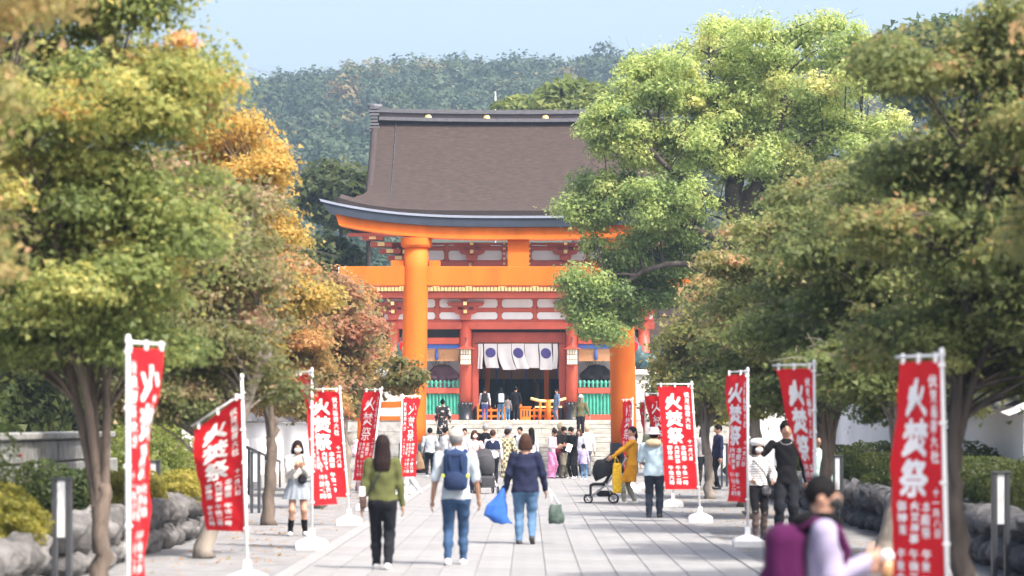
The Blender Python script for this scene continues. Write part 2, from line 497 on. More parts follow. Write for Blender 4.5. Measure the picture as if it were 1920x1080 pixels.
# ------------------------------------------------------------------ two storey gate
GD = 126.0
G = F / GD
gate = empty('romon_gate', (XX(972.5, GD), GD, LZ), 0, 'vermilion two storey shrine gate under a bark roof above the stone steps', 'gate')
def gx(px): return (px - 972.5) / G
def gz(py): return (789 - py) / G
def gbox(name, m, x0, x1, y0, y1, z0, z1, ch=.012, parent=None):
    return MB().box(min(x0, x1), max(x0, x1), y0, y1, min(z0, z1), max(z0, z1), 0, ch).build(name, m, parent or gate)
PXS = [gx(738), gx(873), gx(1072), gx(1207)]
for yrow in (0, 3.4, 6.8):
    for x in PXS:
        p = MB().tube([(x, yrow, .3), (x, yrow, gz(601))], [.29, .275], 24).build('pillar', M_red, gate)
        ft = MB().lathe([(.36, .002), (.36, .1), (.325, .12), (.325, .62), (.335, .66), (.325, .70)], 24, (x, yrow, 0))
        for k in range(5):
            a = -math.pi / 2 + (k - 2) * .62
            ft.lathe([(.01, -.02), (.10, 0), (.12, .10), (.09, .2), (.01, .24)], 8, (x + .262 * math.cos(a), yrow + .262 * math.sin(a), .66))
        ft.build('pillar_shoe', M_black, gate)
# sills, lattice fences and statues' bays left and right
for (a, b) in ((0, 1), (2, 3)):
    x0, x1 = PXS[a] + .29, PXS[b] - .29
    gbox('sill', M_red, x0, x1, -.13, .13, 0.004, gz(777))
    gbox('fence_rail', M_red, x0, x1, -.14, .14, gz(737.5), gz(727))
    gbox('lintel', M_red, x0, x1, -.14, .14, gz(645), gz(633))
    n = 17
    for k in range(n):
        xc = x0 + (k + .5) * (x1 - x0) / n
        MB().tube([(xc, 0, gz(777)), (xc, 0, gz(737.6))], .075, 4, 0, smooth=False).build('lattice_bar', M_green, gate)
    for k in range(14):
        xc = x0 + (k + .5) * (x1 - x0) / 14
        MB().lathe([(.05, 0), (.075, .05), (.05, .13), (.075, .22), (.07, .3), (.03, .36)], 6, (xc, 0, gz(727) + .002)).build('baluster', M_green, gate)
    gbox('baluster_rail', M_green, x0, x1, -.03, .03, gz(717.5), gz(716), 0)
    gbox('bay_wall', M_plaster, x0, x1, 2.2, 2.3, 0.004, gz(640))
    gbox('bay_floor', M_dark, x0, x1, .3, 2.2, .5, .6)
    gbox('valance', M_blue, x0, x1, -.03, 0.0, gz(653), gz(645.3), 0)
    bl = MB()
    for k in range(12):
        zc = gz(677) + (k + .5) * (gz(653.4) - gz(677)) / 12
        bl.box(x0 + .04, x1 - .04, .02, .05, zc - .022, zc + .022)
    tag(bl.build('bamboo_blind', M_blind, gate))
    for t in (.3, .62):
        xx = x0 + (x1 - x0) * t
        MB().tube([(xx, -.02, gz(654)), (xx, -.03, gz(662)), (xx, -.02, gz(674))], [.05, .075, .085], 6).build('blind_tassel', M_blue, gate)
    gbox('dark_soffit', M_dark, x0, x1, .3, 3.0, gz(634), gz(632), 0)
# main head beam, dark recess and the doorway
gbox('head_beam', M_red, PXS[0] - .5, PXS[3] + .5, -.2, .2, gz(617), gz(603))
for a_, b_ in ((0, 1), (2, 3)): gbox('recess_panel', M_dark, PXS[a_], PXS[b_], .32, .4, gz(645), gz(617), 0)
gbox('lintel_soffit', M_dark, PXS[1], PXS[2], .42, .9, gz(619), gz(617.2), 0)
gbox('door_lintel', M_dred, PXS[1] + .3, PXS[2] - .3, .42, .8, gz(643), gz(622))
for s in (-1, 1):
    xa = s * (PXS[2] - .30); xb_ = s * (gx(1072) - .60)
    gbox('door_jamb', M_dred, xa, xb_, .42, .8, 0.004, gz(643.2))
    MB().lathe([(.17, .002), (.17, .5), (.14, .62), (.05, .7)], 12, (s * (PXS[2] - .52), .34, 0)).build('jamb_shoe', M_black, gate)
for px in (909.5, 1026.5):
    gbox('inner_post', M_torii, gx(px) - .12, gx(px) + .12, 7.2, 7.44, 0.004, gz(640))
bl = MB()
for k in range(12):
    zc = 2.12 + k * .05
    bl.box(-2.3, 2.3, 8.0, 8.03, zc, zc + .042)
bl.build('inner_blind', M_blind, gate)
for k in range(6):
    MB().tube([(-1.9 + k * .75, 7.97, 2.7), (-1.9 + k * .75, 7.97, 1.95)], .03, 5).build('blind_cord', M_blue, gate)
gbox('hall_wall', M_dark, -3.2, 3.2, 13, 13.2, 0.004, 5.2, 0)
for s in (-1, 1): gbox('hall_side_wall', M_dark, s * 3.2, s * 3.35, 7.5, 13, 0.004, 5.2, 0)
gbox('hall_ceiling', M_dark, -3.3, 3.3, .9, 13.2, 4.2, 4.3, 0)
for k in range(7): gbox('hall_door_post', M_wood, -2.4 + k * .8 - .05, -2.4 + k * .8 + .05, 12.9, 12.98, 0.004, 3.4, 0)
MB().tube([(.9, 10, 0.004), (.9, 10, 2.0)], [.13, .10], 8).build('bell_rope', mat('straw_rope', (.30, .24, .14), .9), gate)

# lower entablature: two rows of white panels between red rails
def wallband(z0, z1, y, x0, x1, name='plaster_panel', frame=M_red, posts=(), post_w=.16, mid=None):
    """plaster panels between posts, red rails top and bottom"""
    gbox('rail', frame, x0, x1, y - .1, y + .1, z0 - .09, z0 + .0)
    gbox('rail', frame, x0, x1, y - .1, y + .1, z1, z1 + .09)
    for p in posts: gbox('post', frame, p - post_w / 2, p + post_w / 2, y - .098, y + .1, z0 + .001, z1 - .001)
    e = [x0] + list(posts) + [x1]
    for a, b in zip(e[:-1], e[1:]):
        aa, bb = a + (post_w / 2 if a != x0 else 0), b - (post_w / 2 if b != x1 else 0)
        rows = [(z0, z1)] if mid is None else [(z0, mid - .09), (mid + .09, z1)]
        for (q0, q1) in rows:
            w, h = bb - aa, q1 - q0; c = min(.11, h * .3)
            if w < .1: continue
            poly = [(aa + c, q0 + .02), (bb - c, q0 + .02), (bb - .02, q0 + c), (bb - .02, q1 - c), (bb - c, q1 - .02), (aa + c, q1 - .02), (aa + .02, q1 - c), (aa + .02, q0 + c)]
            MB().box(aa, bb, y - .02, y + .05, q0, q1).build('panel_back', frame, gate)
            MB().prism(poly, y - .045, y - .0205).build(name, M_plaster, gate)
        if mid is not None:
            gbox('rail', frame, aa + .001, bb - .001, y - .094, y + .098, mid - .09, mid + .09)
hx = PXS[3] + .45
posts_low = sorted([gx(p) for p in (770, 820, 870, 937, 1003, 1073, 1123, 1173)])
wallband(gz(603) + .09, gz(560), .0, -hx, hx, posts=posts_low, mid=gz(581))

def bracket(x, y, z, s=1.0, step=.35, top=M_red, parent=gate):
    """bracket set: bearing block, stepped arms with blocks, one arm reaching forward with a pale end"""
    b = MB()
    b.prism([(x - .19 * s, z), (x + .19 * s, z), (x + .26 * s, z + .12 * s), (x + .26 * s, z + .26 * s), (x - .26 * s, z + .26 * s), (x - .26 * s, z + .12 * s)], y - .26 * s, y + .2 * s)
    w1 = .62 * s; z1 = z + .262 * s
    b.prism([(x - .3 * s, z1), (x + .3 * s, z1), (x + w1 * .82, z1 + .07 * s), (x + w1, z1 + .22 * s), (x - w1, z1 + .22 * s), (x - w1 * .82, z1 + .07 * s)], y - .13 * s, y + .1 * s)
    for k in (-1, 0, 1): b.box(x + k * .5 * s - .13 * s, x + k * .5 * s + .13 * s, y - .2 * s, y + .12 * s, z1 + .222 * s, z1 + .36 * s)
    w2 = .9 * s; z2 = z1 + .362 * s
    b.prism([(x - .5 * s, z2), (x + .5 * s, z2), (x + w2 * .9, z2 + .05 * s), (x + w2, z2 + .2 * s), (x - w2, z2 + .2 * s), (x - w2 * .9, z2 + .05 * s)], y - .14 * s, y + .1 * s)
    br = b.build('bracket_set', top, parent)
    for k, (za, ln) in enumerate(((z1 + .0, .45), (z2 + .0, .8))):
        MB().box(x - .085 * s, x + .085 * s, y - ln * s - .2, y - .15 * s, za + .03 * s, za + .2 * s).build('bracket_arm', top, br)
        MB().box(x - .08 * s, x + .08 * s, y - ln * s - .212, y - ln * s - .2005, za + .035 * s, za + .195 * s).build('bracket_arm_end', M_yell, br)
for x in PXS: bracket(x, -.12, gz(600), 1.0)

# balcony: joists with pale ends, deck, railing
bx = gx(1207) + 1.05
gbox('balcony_beam', M_red, -bx, bx, -1.02, -.75, gz(560), gz(550))
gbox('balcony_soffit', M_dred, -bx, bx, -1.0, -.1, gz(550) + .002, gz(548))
je = MB(); n = int(2 * bx / .165)
for k in range(n):
    xc = -bx + (k + .5) * 2 * bx / n
    je.box(xc - .066, xc + .066, -1.32, -.4, gz(548) + .004, gz(541), 0)
tag(je.build('joist_end', M_yell, gate), kind='stuff')
gbox('balcony_deck', M_red, -bx - .1, bx + .1, -1.25, .1, gz(541) + .002, gz(540))
for zc in (gz(538.4), gz(524), gz(510)):
    gbox('balcony_rail', M_red, -bx - .25, bx + .25, -1.22, -1.10, zc - .05, zc + .05)
k = -bx
while k <= bx + .01:
    gbox('railing_post', M_red, k - .06, k + .06, -1.21, -1.11, gz(537), gz(511.6))
    MB().box(k - .16, k + .16, -1.3, -1.221, gz(541), gz(536.4), 0, .01).build('gilt_rail_mount', M_gold, gate)
    k += 2 * bx / 9
for s in (-1, 1):
    MB().box(s * (bx + .22) - .16, s * (bx + .22) + .16, -1.36, -1.0, gz(549), gz(534), 0, .02).build('gilt_corner_mount', M_gold, gate)
    gbox('balcony_rail', M_red, s * bx - .06, s * bx + .06, -1.09, 6, gz(511), gz(509))
    gbox('balcony_soffit', M_dred, s * (bx - .9), s * bx, -.09, 6.8, gz(550) + .002, gz(548))
# upper storey
UY = .9
ux = [-gx(1187), gx(884.5), gx(1060.5), gx(1187)]
for x in ux:
    MB().tube([(x, UY, gz(541)), (x, UY, gz(476))], .24, 20).build('upper_pillar', M_red, gate)
gbox('upper_sill_beam', M_red, ux[0] - .4, ux[3] + .4, UY - .2, UY + .2, gz(500), gz(488))
for px in (882, 1060, 738, 1204):
    MB().tube([(gx(px), UY - .2, gz(494.5)), (gx(px), UY - .235, gz(494.5))], .105, 16).build('gilt_stud', M_gold, gate)
wallband(gz(487) + .02, gz(456), UY, ux[0] - .3, ux[3] + .3, posts=sorted([gx(p) for p in (836, 945, 993, 1103, 790, 1150)]), mid=gz(463))
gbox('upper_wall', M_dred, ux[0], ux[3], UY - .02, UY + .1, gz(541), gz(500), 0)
for px in (945, 993):
    gbox('door_stile', M_dred, gx(px) - .1, gx(px) + .1, UY - .22, UY - .1005, gz(500), gz(452))
    for k in range(5): MB().box(gx(px) - .05, gx(px) + .05, UY - .245, UY - .2205, gz(494 - k * 9.5), gz(491 - k * 9.5)).build('gilt_hinge', M_gold, gate)
for x in ux: bracket(x, UY - .12, gz(487), 1.05)
# corner bracket clusters stepping out under the eaves
for s in (-1, 1):
    for k in range(4):
        xx = s * (ux[3] + .3 + k * .38); zz = gz(486) + k * .29
        MB().box(xx - .5, xx + .5, UY - .5 - k * .5, UY + .3 - k * .4, zz, zz + .2, 0, .01).build('corner_bracket', M_dred if k % 2 else M_red, gate)
        MB().box(xx + s * .502 - .012, xx + s * .502 + .012, UY - .42 - k * .5, UY - .1 - k * .4, zz + .01, zz + .19).build('corner_bracket_end', M_yell, gate)
        MB().box(xx - .16, xx + .16, UY - .52 - k * .5, UY - .502 - k * .5, zz + .01, zz + .19).build('corner_bracket_end', M_yell, gate)
gbox('eave_purlin', M_red, -8.0, 8.0, -1.3, -1.05, gz(456) + .25, gz(450) + .25)

# roof: hip and gable with a concave slope and upturned corners
roof = empty('roof', (0, 0, 0)); roof.parent = gate
RY0, RYR, RYB = -3.5, 3.4, 10.3               # front eave, ridge, back eave
ZE, ZR = 9.66, 16.45 - LZ
HW, HR = 8.35, 7.02
def prof(t):                                    # t 0 ridge .. 1 eave
    return ZE + (ZR - ZE) * ((1 - t) ** 1.42 * .72 + (1 - t) * .28)
def slope(front):
    def fn(u, v):
        t = v
        w = HR + .05 * t if t < .72 else HR + .036 + (HW - HR - .036) * ((t - .72) / .28) ** 1.15
        x = (2 * u - 1) * w
        z = prof(t) + .62 * (abs(x) / HW) ** 4.5 * max(0, (t - .45) / .55) ** 1.6
        y = RYR + (RY0 - RYR) * t if front else RYR + (RYB - RYR) * t
        if t > .7: y += (-.18 if front else .18) * (abs(x) / HW) ** 6 * ((t - .7) / .3)
        return (x, y, z)
    return fn
th = .36
for front in (True, False):
    m = MB(); f0 = slope(front)
    m.grid(f0, 48, 28, 0, True, front)
    m.build('roof_slope', M_thatch, roof)
    e = MB()
    def edge(u, v, f0=f0): p = f0(u, 1); return (p[0], p[1] + (.0 if v == 0 else (.12 if front else -.12)), p[2] - v * th)
    e.grid(edge, 48, 1, 0, True, not front)
    e.grid(lambda u, v, f0=f0: (f0(u, 1)[0] * (1 - .0 * v), f0(u, 1)[1] + ((.12 if front else -.12)) + v * (2.9 if front else -2.9), f0(u, 1)[2] - th + v * .75), 48, 2, 0, True, not front)
    e.build('eave_edge', M_bark_edge, roof)
for s in (-1, 1):
    m = MB()
    def side(u, v, s=s):                        # hipped skirt at the gable end
        t = .72 + .28 * v
        a = slope(True)(0 if s < 0 else 1, t); b = slope(False)(0 if s < 0 else 1, t)
        y = a[1] + (b[1] - a[1]) * u
        lift = abs(2 * u - 1) ** 4
        zc = prof(t); z = zc + (a[2] - zc) * lift
        return (a[0], y, z)
    m.grid(side, 20, 8, 0, True, s > 0)
    m.build('roof_skirt', M_thatch, roof)
    m = MB(); m.grid(lambda u, v, s=s: (side(u, 1, s)[0] - s * .1 * v, side(u, 1, s)[1], side(u, 1, s)[2] - v * th), 20, 1, 0, True, s > 0)
    m.build('eave_edge', M_bark_edge, roof)
    m = MB(); nn = 20
    V = [(s * (HR - .35), RYR, prof(0.0))]
    for i in range(nn + 1):
        t = .74 * i / nn
        V.append((s * (HR - .35), RYR + (RY0 - RYR) * t, prof(t) - .02)); V.append((s * (HR - .35), RYR + (RYB - RYR) * t, prof(t) - .02))
    Fc = [(1 + 2 * i, 3 + 2 * i, 4 + 2 * i, 2 + 2 * i) for i in range(nn)]
    m.add(V, Fc); m.build('gable_wall', M_dred, roof)
    for yb in (RY0, RYB):
        m = MB()
        m.tube([(s * (HR - .06), RYR + (yb - RYR) * t, prof(t) - .16) for t in np.linspace(0, .72, 14)], .2, 6)
        m.build('gable_verge', M_bark_edge, roof)
# rafters under the front eave
for k in range(44):
    x = -7.9 + k * 15.8 / 43
    p = slope(True)((x / HW + 1) / 2, 1)
    m = MB(); m.tube([(x, RY0 + .3, p[2] - th - .1), (x * .97, .6, p[2] - th + .85)], .07, 4, smooth=False)
    m.build('rafter', M_dred, roof)
# lightning conductor running down the slope
xc = gx(742) / 1.0 - .05
for px_ in (741,):
    pts = []
    for t in np.linspace(.02, .78, 18):
        w = HR; x = (px_ - 972.5) / 38.9
        pts.append((x, RYR + (RY0 - RYR) * t, prof(t) + .05))
    MB().tube(pts, .022, 5).build('conductor_wire', M_post, roof)
    for t in np.linspace(.05, .75, 9):
        MB().box(pts[0][0] - .018, pts[0][0] + .018, RYR + (RY0 - RYR) * t - .03, RYR + (RY0 - RYR) * t + .03, prof(t) + .0, prof(t) + .07).build('wire_clip', M_capm, roof)
# ridge
RG = F / (GD + 3.4)
rz0 = ZR - .12; rh = 25 / RG
def rsag(x): return .10 * (abs(x) / 6.9) ** 2.2
rl = 6.75
m = MB()
def ridge_part(za, zb, ya, hl, name, mt):
    m = MB(); n = 24; V = []
    for i in range(n + 1):
        x = -hl + 2 * hl * i / n
        for z in (za, zb):
            V += [(x, RYR - ya, z + rsag(x)), (x, RYR + ya, z + rsag(x))]
    Fc = []
    for i in range(n):
        a, b = i * 4, i * 4 + 4
        Fc += [(a, b, b + 2, a + 2), (a + 1, a + 3, b + 3, b + 1), (a + 2, b + 2, b + 3, a + 3), (a, a + 1, b + 1, b)]
    Fc += [(0, 2, 3, 1), (n * 4, n * 4 + 1, n * 4 + 3, n * 4 + 2)]
    m.add(V, Fc); return m.build(name, mt, roof)
rt = 1.7 + (796 - 209) / RG - LZ
ridge_part(rz0, rz0 + .16, .50, rl, 'ridge_base', M_ridgecap)
ridge_part(rz0 + .161, rt - .18, .36, rl, 'ridge_body', M_ridge)
ridge_part(rt - .179, rt - .10, .46, rl, 'ridge_rim', M_ridgecap)
ridge_part(rt - .099, rt + .03, .34, rl, 'ridge_cap', M_ridgecap)
for px in (803, 912.5, 1022, 1131):
    x = (px - 972.5) / RG
    zc = rt - .38 + rsag(x)
    c = MB().tube([(x, RYR - .362, zc), (x, RYR - .42, zc)], .165, 20).build('gilt_crest', M_gold, roof)
    MB().tube([(x, RYR - .4205, zc), (x, RYR - .435, zc)], .085, 12).build('crest_boss', M_yell, c)
for s in (-1, 1):
    orn = MB()
    for k in range(9):
        z1 = rt + .16 - k * .155
        w = .21 + .05 * math.sin(k * 1.3)
        orn.box(s * (rl + .24) - w, s * (rl + .24) + w, RYR - .62 + .02 * k, RYR + .62 - .02 * k, z1 - .105, z1)
    orn.box(s * (rl + .24) - .16, s * (rl + .24) + .16, RYR - .4, RYR + .4, rt - 1.3, rt + .1)
    orn.tube([(s * (rl - .1), RYR, rt + .2), (s * (rl + .55), RYR, rt + .27)], [.16, .13], 10)
    orn.build('ridge_end_ornament', M_ridgecap, roof)

# door curtain with purple crests: hangs in the doorway
nor = empty('door_curtain', (gate.location.x, GD + .36, LZ), 0, 'white split curtain with three purple discs hanging in the gate doorway', 'curtain')
xs = [gx(p) for p in (895.5, 906, 932, 959, 984, 1011, 1036, 1047)]
sway = [.0, .14, .26, .22, .03, .03, .0]
NZ0, NZ1 = gz(643.5), gz(691)
for i in range(7):
    a, b = xs[i] + .012, xs[i + 1] - .03
    def cl(u, v, a=a, b=b, i=i):
        s = sway[i] * v * v
        return (a + (b - a) * u + s + .02 * math.sin(v * 5 + i), .05 * math.sin(u * 7 + i * 2) * v - .12 * v * sway[i] - i % 2 * .012, NZ0 + (NZ1 - NZ0) * v + (.05 * math.sin(i * 2.1)) * v)
    st = MB().grid(cl, 8, 10, 0, True, True).build('curtain_strip', M_noren, nor)
    if i in (1, 3, 5):
        dm = MB(); cx, cz, r = .5, .375, 9.6 / G
        V = [(lambda p: (p[0], p[1] - .02, p[2]))(cl(cx, cz))]
        for k in range(24):
            an = 2 * math.pi * k / 24
            p = cl(cx + r * math.cos(an) / (b - a), cz + r * math.sin(an) / (NZ0 - NZ1))
            V.append((p[0], p[1] - .022, p[2]))
        dm.add(V, [(0, k + 1, (k + 1) % 24 + 1) for k in range(24)])
        dm.build('crest_disc', M_purple, st)
MB().tube([(xs[0] - .05, .0, NZ0 + .02), (xs[-1] + .05, .0, NZ0 + .02)], .03, 8).build('curtain_rod', M_wood, nor)

# hanging lanterns on the two middle pillars
def lantern(px, lab):
    x = gx(px)
    t = empty('hanging_lantern', (gate.location.x + x, GD - .62, LZ + gz(686)), 0, lab, 'lantern', 'lanterns on the gate pillars')
    h = (686 - 655) / G; w = .25
    MB().box(-w, w, -w, w, .05, h, 0, .02).build('lantern_body', M_lantern, t)
    fr = MB()
    for zz in (.05, h * .36, h * .68, h): fr.box(-w - .015, w + .015, -w - .015, -w - .002, zz - .012, zz + .012)
    for k in range(5): fr.box(-w + k * w / 2 - .01, -w + k * w / 2 + .01, -w - .014, -w - .001, .05, h)
    fr.build('lantern_grid', M_wood, t)
    MB().lathe([(.2, 0), (.27, .02), (.27, .05)], 8, (0, 0, 0)).build('lantern_foot', M_red, t)
    r = MB(); r.lathe([(.46, h), (.36, h + .04), (.15, h + .12), (.06, h + .2), (.03, h + .3)], 8, smooth=False); r.build('lantern_roof', M_red, t)
    MB().tube([(0, 0, h + .3), (0, .3, h + .55), (0, .62, h + .55)], .025, 6).build('lantern_hook', M_black, t)
lantern(874, 'pale lattice lantern with red roof on pillar left of the curtain')
lantern(1072.5, 'pale lattice lantern with red roof on pillar right of the curtain')
# ------------------------------------------------------------------ smooth bodies from distance fields
def surface_nets(Fv, lo, h):
    nx, ny, nz = Fv.shape
    acc = np.zeros((nx - 1, ny - 1, nz - 1, 3)); cnt = np.zeros((nx - 1, ny - 1, nz - 1))
    edges = []
    lim = np.array([nx - 1, ny - 1, nz - 1])
    for ax in range(3):
        n = Fv.shape[ax]
        A = np.take(Fv, np.arange(n - 1), ax); B = np.take(Fv, np.arange(1, n), ax)
        cr = (A < 0) != (B < 0)
        idx = np.argwhere(cr); a = A[cr]; b = B[cr]; t = a / (a - b)
        pos = idx.astype(float); pos[:, ax] += t
        o1, o2 = (ax + 1) % 3, (ax + 2) % 3
        for d1 in (0, -1):
            for d2 in (0, -1):
                c = idx.copy(); c[:, o1] += d1; c[:, o2] += d2
                ok = ((c >= 0) & (c < lim)).all(1)
                k = (c[ok, 0], c[ok, 1], c[ok, 2])
                np.add.at(acc, k, pos[ok]); np.add.at(cnt, k, 1)
        edges.append((ax, o1, o2, idx, a < 0))
    mask = cnt > 0
    ids = np.full(cnt.shape, -1, np.int64); ids[mask] = np.arange(mask.sum())
    V = acc[mask] / cnt[mask][:, None] * h + np.asarray(lo)
    Q = []
    for ax, o1, o2, idx, ins in edges:
        q = []
        for d1, d2 in ((-1, -1), (0, -1), (0, 0), (-1, 0)):
            c = idx.copy(); c[:, o1] += d1; c[:, o2] += d2
            ok = ((c >= 0) & (c < lim)).all(1)
            cc = np.clip(c, 0, lim - 1)
            r = ids[cc[:, 0], cc[:, 1], cc[:, 2]]; r[~ok] = -1
            q.append(r)
        q = np.stack(q, 1); good = (q >= 0).all(1)
        q, s = q[good], ins[good]
        q[~s] = q[~s][:, ::-1]
        Q.append(q)
    return V, np.concatenate(Q)

def d_cap(P, a, b, ra, rb):
    a = np.asarray(a, np.float32); b = np.asarray(b, np.float32)
    ab = b - a; t = np.clip(((P - a) @ ab) / max(1e-9, ab @ ab), 0, 1)
    return np.linalg.norm(P - a - t[:, None] * ab, axis=1) - (ra + (rb - ra) * t)
def d_ell(P, c, r, M=None):
    q = P - np.asarray(c, np.float32)
    if M is not None: q = q @ np.asarray(M, np.float32)
    r = np.asarray(r, np.float32)
    k = np.linalg.norm(q / r, axis=1); k2 = np.linalg.norm(q / (r * r), axis=1)
    return np.where(k < 1e-6, -r.min(), k * (k - 1) / np.maximum(k2, 1e-9))
def d_loft(P, prof):
    """prof rows: z, cx, cy, a, b  (ellipses stacked in z)"""
    pr = np.asarray(prof, np.float32); z = pr[:, 0]
    zz = np.clip(P[:, 2], z[0], z[-1])
    f = [np.interp(zz, z, pr[:, k]) for k in (1, 2, 3, 4)]
    x, y = P[:, 0] - f[0], P[:, 1] - f[1]
    k = np.sqrt((x / f[2]) ** 2 + (y / f[3]) ** 2)
    g = np.sqrt((x / f[2] ** 2) ** 2 + (y / f[3] ** 2) ** 2)
    d2 = np.where(k < 1e-5, -np.minimum(f[2], f[3]), k * (k - 1) / np.maximum(g, 1e-9))
    dz = np.maximum(z[0] - P[:, 2], P[:, 2] - z[-1])
    return np.where(dz > 0, np.sqrt(np.maximum(d2, 0) ** 2 + dz ** 2), np.maximum(d2, dz))
def d_box(P, c, hs, r=.02, M=None):
    q = P - np.asarray(c, np.float32)
    if M is not None: q = q @ np.asarray(M, np.float32)
    q = np.abs(q) - (np.asarray(hs, np.float32) - r)
    return np.linalg.norm(np.maximum(q, 0), axis=1) + np.minimum(q.max(1), 0) - r
def smin(a, b, k):
    h = np.clip(.5 + .5 * (b - a) / k, 0, 1)
    return b + (a - b) * h - k * h * (1 - h)
def field_grid(lo, hi, h):
    ax = [np.arange(lo[i], hi[i] + h, h, dtype=np.float32) for i in range(3)]
    X, Y, Z = np.meshgrid(*ax, indexing='ij')
    return np.stack([X.ravel(), Y.ravel(), Z.ravel()], 1), (len(ax[0]), len(ax[1]), len(ax[2]))
def sdf_mesh(name, fn, lo, hi, h, m, parent=None, xf=None, loc=None, rz=0):
    P, sh = field_grid(lo, hi, h)
    V, Q = surface_nets(fn(P).reshape(sh), lo, h)
    if xf is not None: V = V @ np.array(xf.to_3x3()).T + np.array(xf.translation)
    return link(name, mesh_np(name, V, Q, m, True), parent, loc, rz)

# seated guardian figures in the gate's side bays
def guardian(px, lab, robe):
    x = gx(px)
    t = empty('guardian_statue', (gate.location.x + x, GD + 1.2, LZ + 1.15), 0, lab, 'statue', 'seated guardian figures of the gate')
    def body(P):
        d = d_loft(P, [(.45, 0, 0, .62, .42), (.75, 0, 0, .55, .36), (1.1, 0, .02, .36, .26), (1.42, 0, .03, .34, .2), (1.55, 0, .03, .14, .12)])
        for s in (-1, 1):
            d = smin(d, d_cap(P, (s * .3, 0, 1.38), (s * .62, -.12, 1.0), .13, .2), .08)
            d = smin(d, d_cap(P, (s * .62, -.12, 1.0), (s * .3, -.38, .9), .18, .14), .08)
        return d
    sdf_mesh('robe', body, (-1, -.8, .3), (1, .6, 1.8), .045, robe, t)
    sdf_mesh('head', lambda P: smin(d_ell(P, (0, 0, 1.72), (.125, .15, .17)), d_cap(P, (0, 0, 1.5), (0, 0, 1.6), .08, .08), .03), (-.3, -.3, 1.4), (.3, .3, 2), .025, mat('pale_statue_face', (.55, .46, .38), .6), t)
    h = sdf_mesh('court_hat', lambda P: np.minimum(d_ell(P, (0, .04, 1.84), (.16, .19, .1)), d_cap(P, (0, .1, 1.85), (0, .14, 2.08), .08, .05)), (-.4, -.4, 1.6), (.4, .4, 2.3), .03, M_black, t)
    for s in (-1, 1): MB().tube([(s * .16, .05, 1.8), (s * .3, .05, 1.82), (s * .3, .06, 1.66)], [.05, .09, .02], 6).build('hat_fan', M_black, t)
    b = MB(); b.tube([(.75, -.35, 2.0), (.85, -.3, 1.5), (.85, -.3, .9), (.75, -.35, .45)], .022, 6); b.build('bow', M_wood, t)
    q = MB()
    for k in range(5): q.tube([(-.3 + k * .05, .22, 1.1), (-.62 + k * .09, .26, 2.0 - abs(k - 2) * .05)], .014, 5)
    q.build('arrow_fan', M_wood, t)
    MB().box(-.7, .7, -.45, .5, -.54, .4, 0, .03).build('seat_block', M_dark, t)
    for s in (-1, 1): MB().tube([(s * .2, -.42, .42), (s * .2, -.46, .15), (s * .2, -.6, .06)], [.11, .1, .08], 8).build('leg', M_plaster, t)
guardian(828, 'seated guardian statue in mauve robe, in the gate bay left of the doorway', mat('mauve_robe', (.20, .10, .13), .7))
guardian(1120, 'seated guardian statue in black robe, in the gate bay right of the doorway', mat('black_robe', (.035, .032, .036), .7))

# low orange barriers and a miniature torii inside the doorway
def barrier(x0, x1, y, lab):
    t = empty('orange_barrier', (gate.location.x + (x0 + x1) / 2, GD + y, LZ), 0, lab, 'barrier', 'orange barriers in the doorway')
    w = (x1 - x0) / 2
    for zc in (.22, .5): MB().box(-w, w, -.04, .04, zc - .05, zc + .05, 0, .01).build('rail', M_torii, t)
    n = max(2, int(w * 2 / .3))
    for k in range(n + 1):
        xx = -w + 2 * w * k / n
        MB().box(xx - .045, xx + .045, -.045, .045, .003, .62 if k % n else .8, 0, .012).build('post', M_torii, t)
barrier(gx(896), gx(946), .05, 'low orange barrier left of the doorway behind two backpackers')
barrier(gx(976), gx(1040), .15, 'low orange barrier at right of the doorway under the miniature torii')
mt = empty('offering_box', (gate.location.x + gx(985), GD - .5, LZ), 0, 'small orange offering box with slots standing in the doorway', 'box')
MB().box(-.25, .25, -.2, .2, .003, .62, 0, .02).build('box_body', M_torii, mt)
MB().box(-.29, .29, -.24, .24, .62, .68, 0, .01).build('box_lid', M_torii, mt)
for k in range(3): MB().box(-.15 + k * .13, -.08 + k * .13, -.208, -.2005, .2, .5).build('slot', M_dark, mt)
nt_ = empty('miniature_torii', (gate.location.x + gx(1028), GD - .3, LZ), R(12), 'miniature orange torii with pale curved top standing in the doorway', 'torii gate')
for s in (-1, 1): MB().tube([(s * .42, 0, .003), (s * .38, 0, .92)], [.07, .06], 10).build('pillar', M_torii, nt_)
mm = MB(); mm.tube([(0, 0, .003), (0, 0, 1.0)], .13, 10); mm.build('centre_post', M_torii, nt_)
mm = MB(); mm.tube([(-.85, 0, 1.06), (-.45, 0, .95), (0, 0, .92), (.45, 0, .95), (.85, 0, 1.06)], [.07] * 5, 8); mm.build('top_beam', M_yell, nt_)
MB().box(-.65, .65, -.04, .04, .62, .70).build('tie_beam', M_yell, nt_)

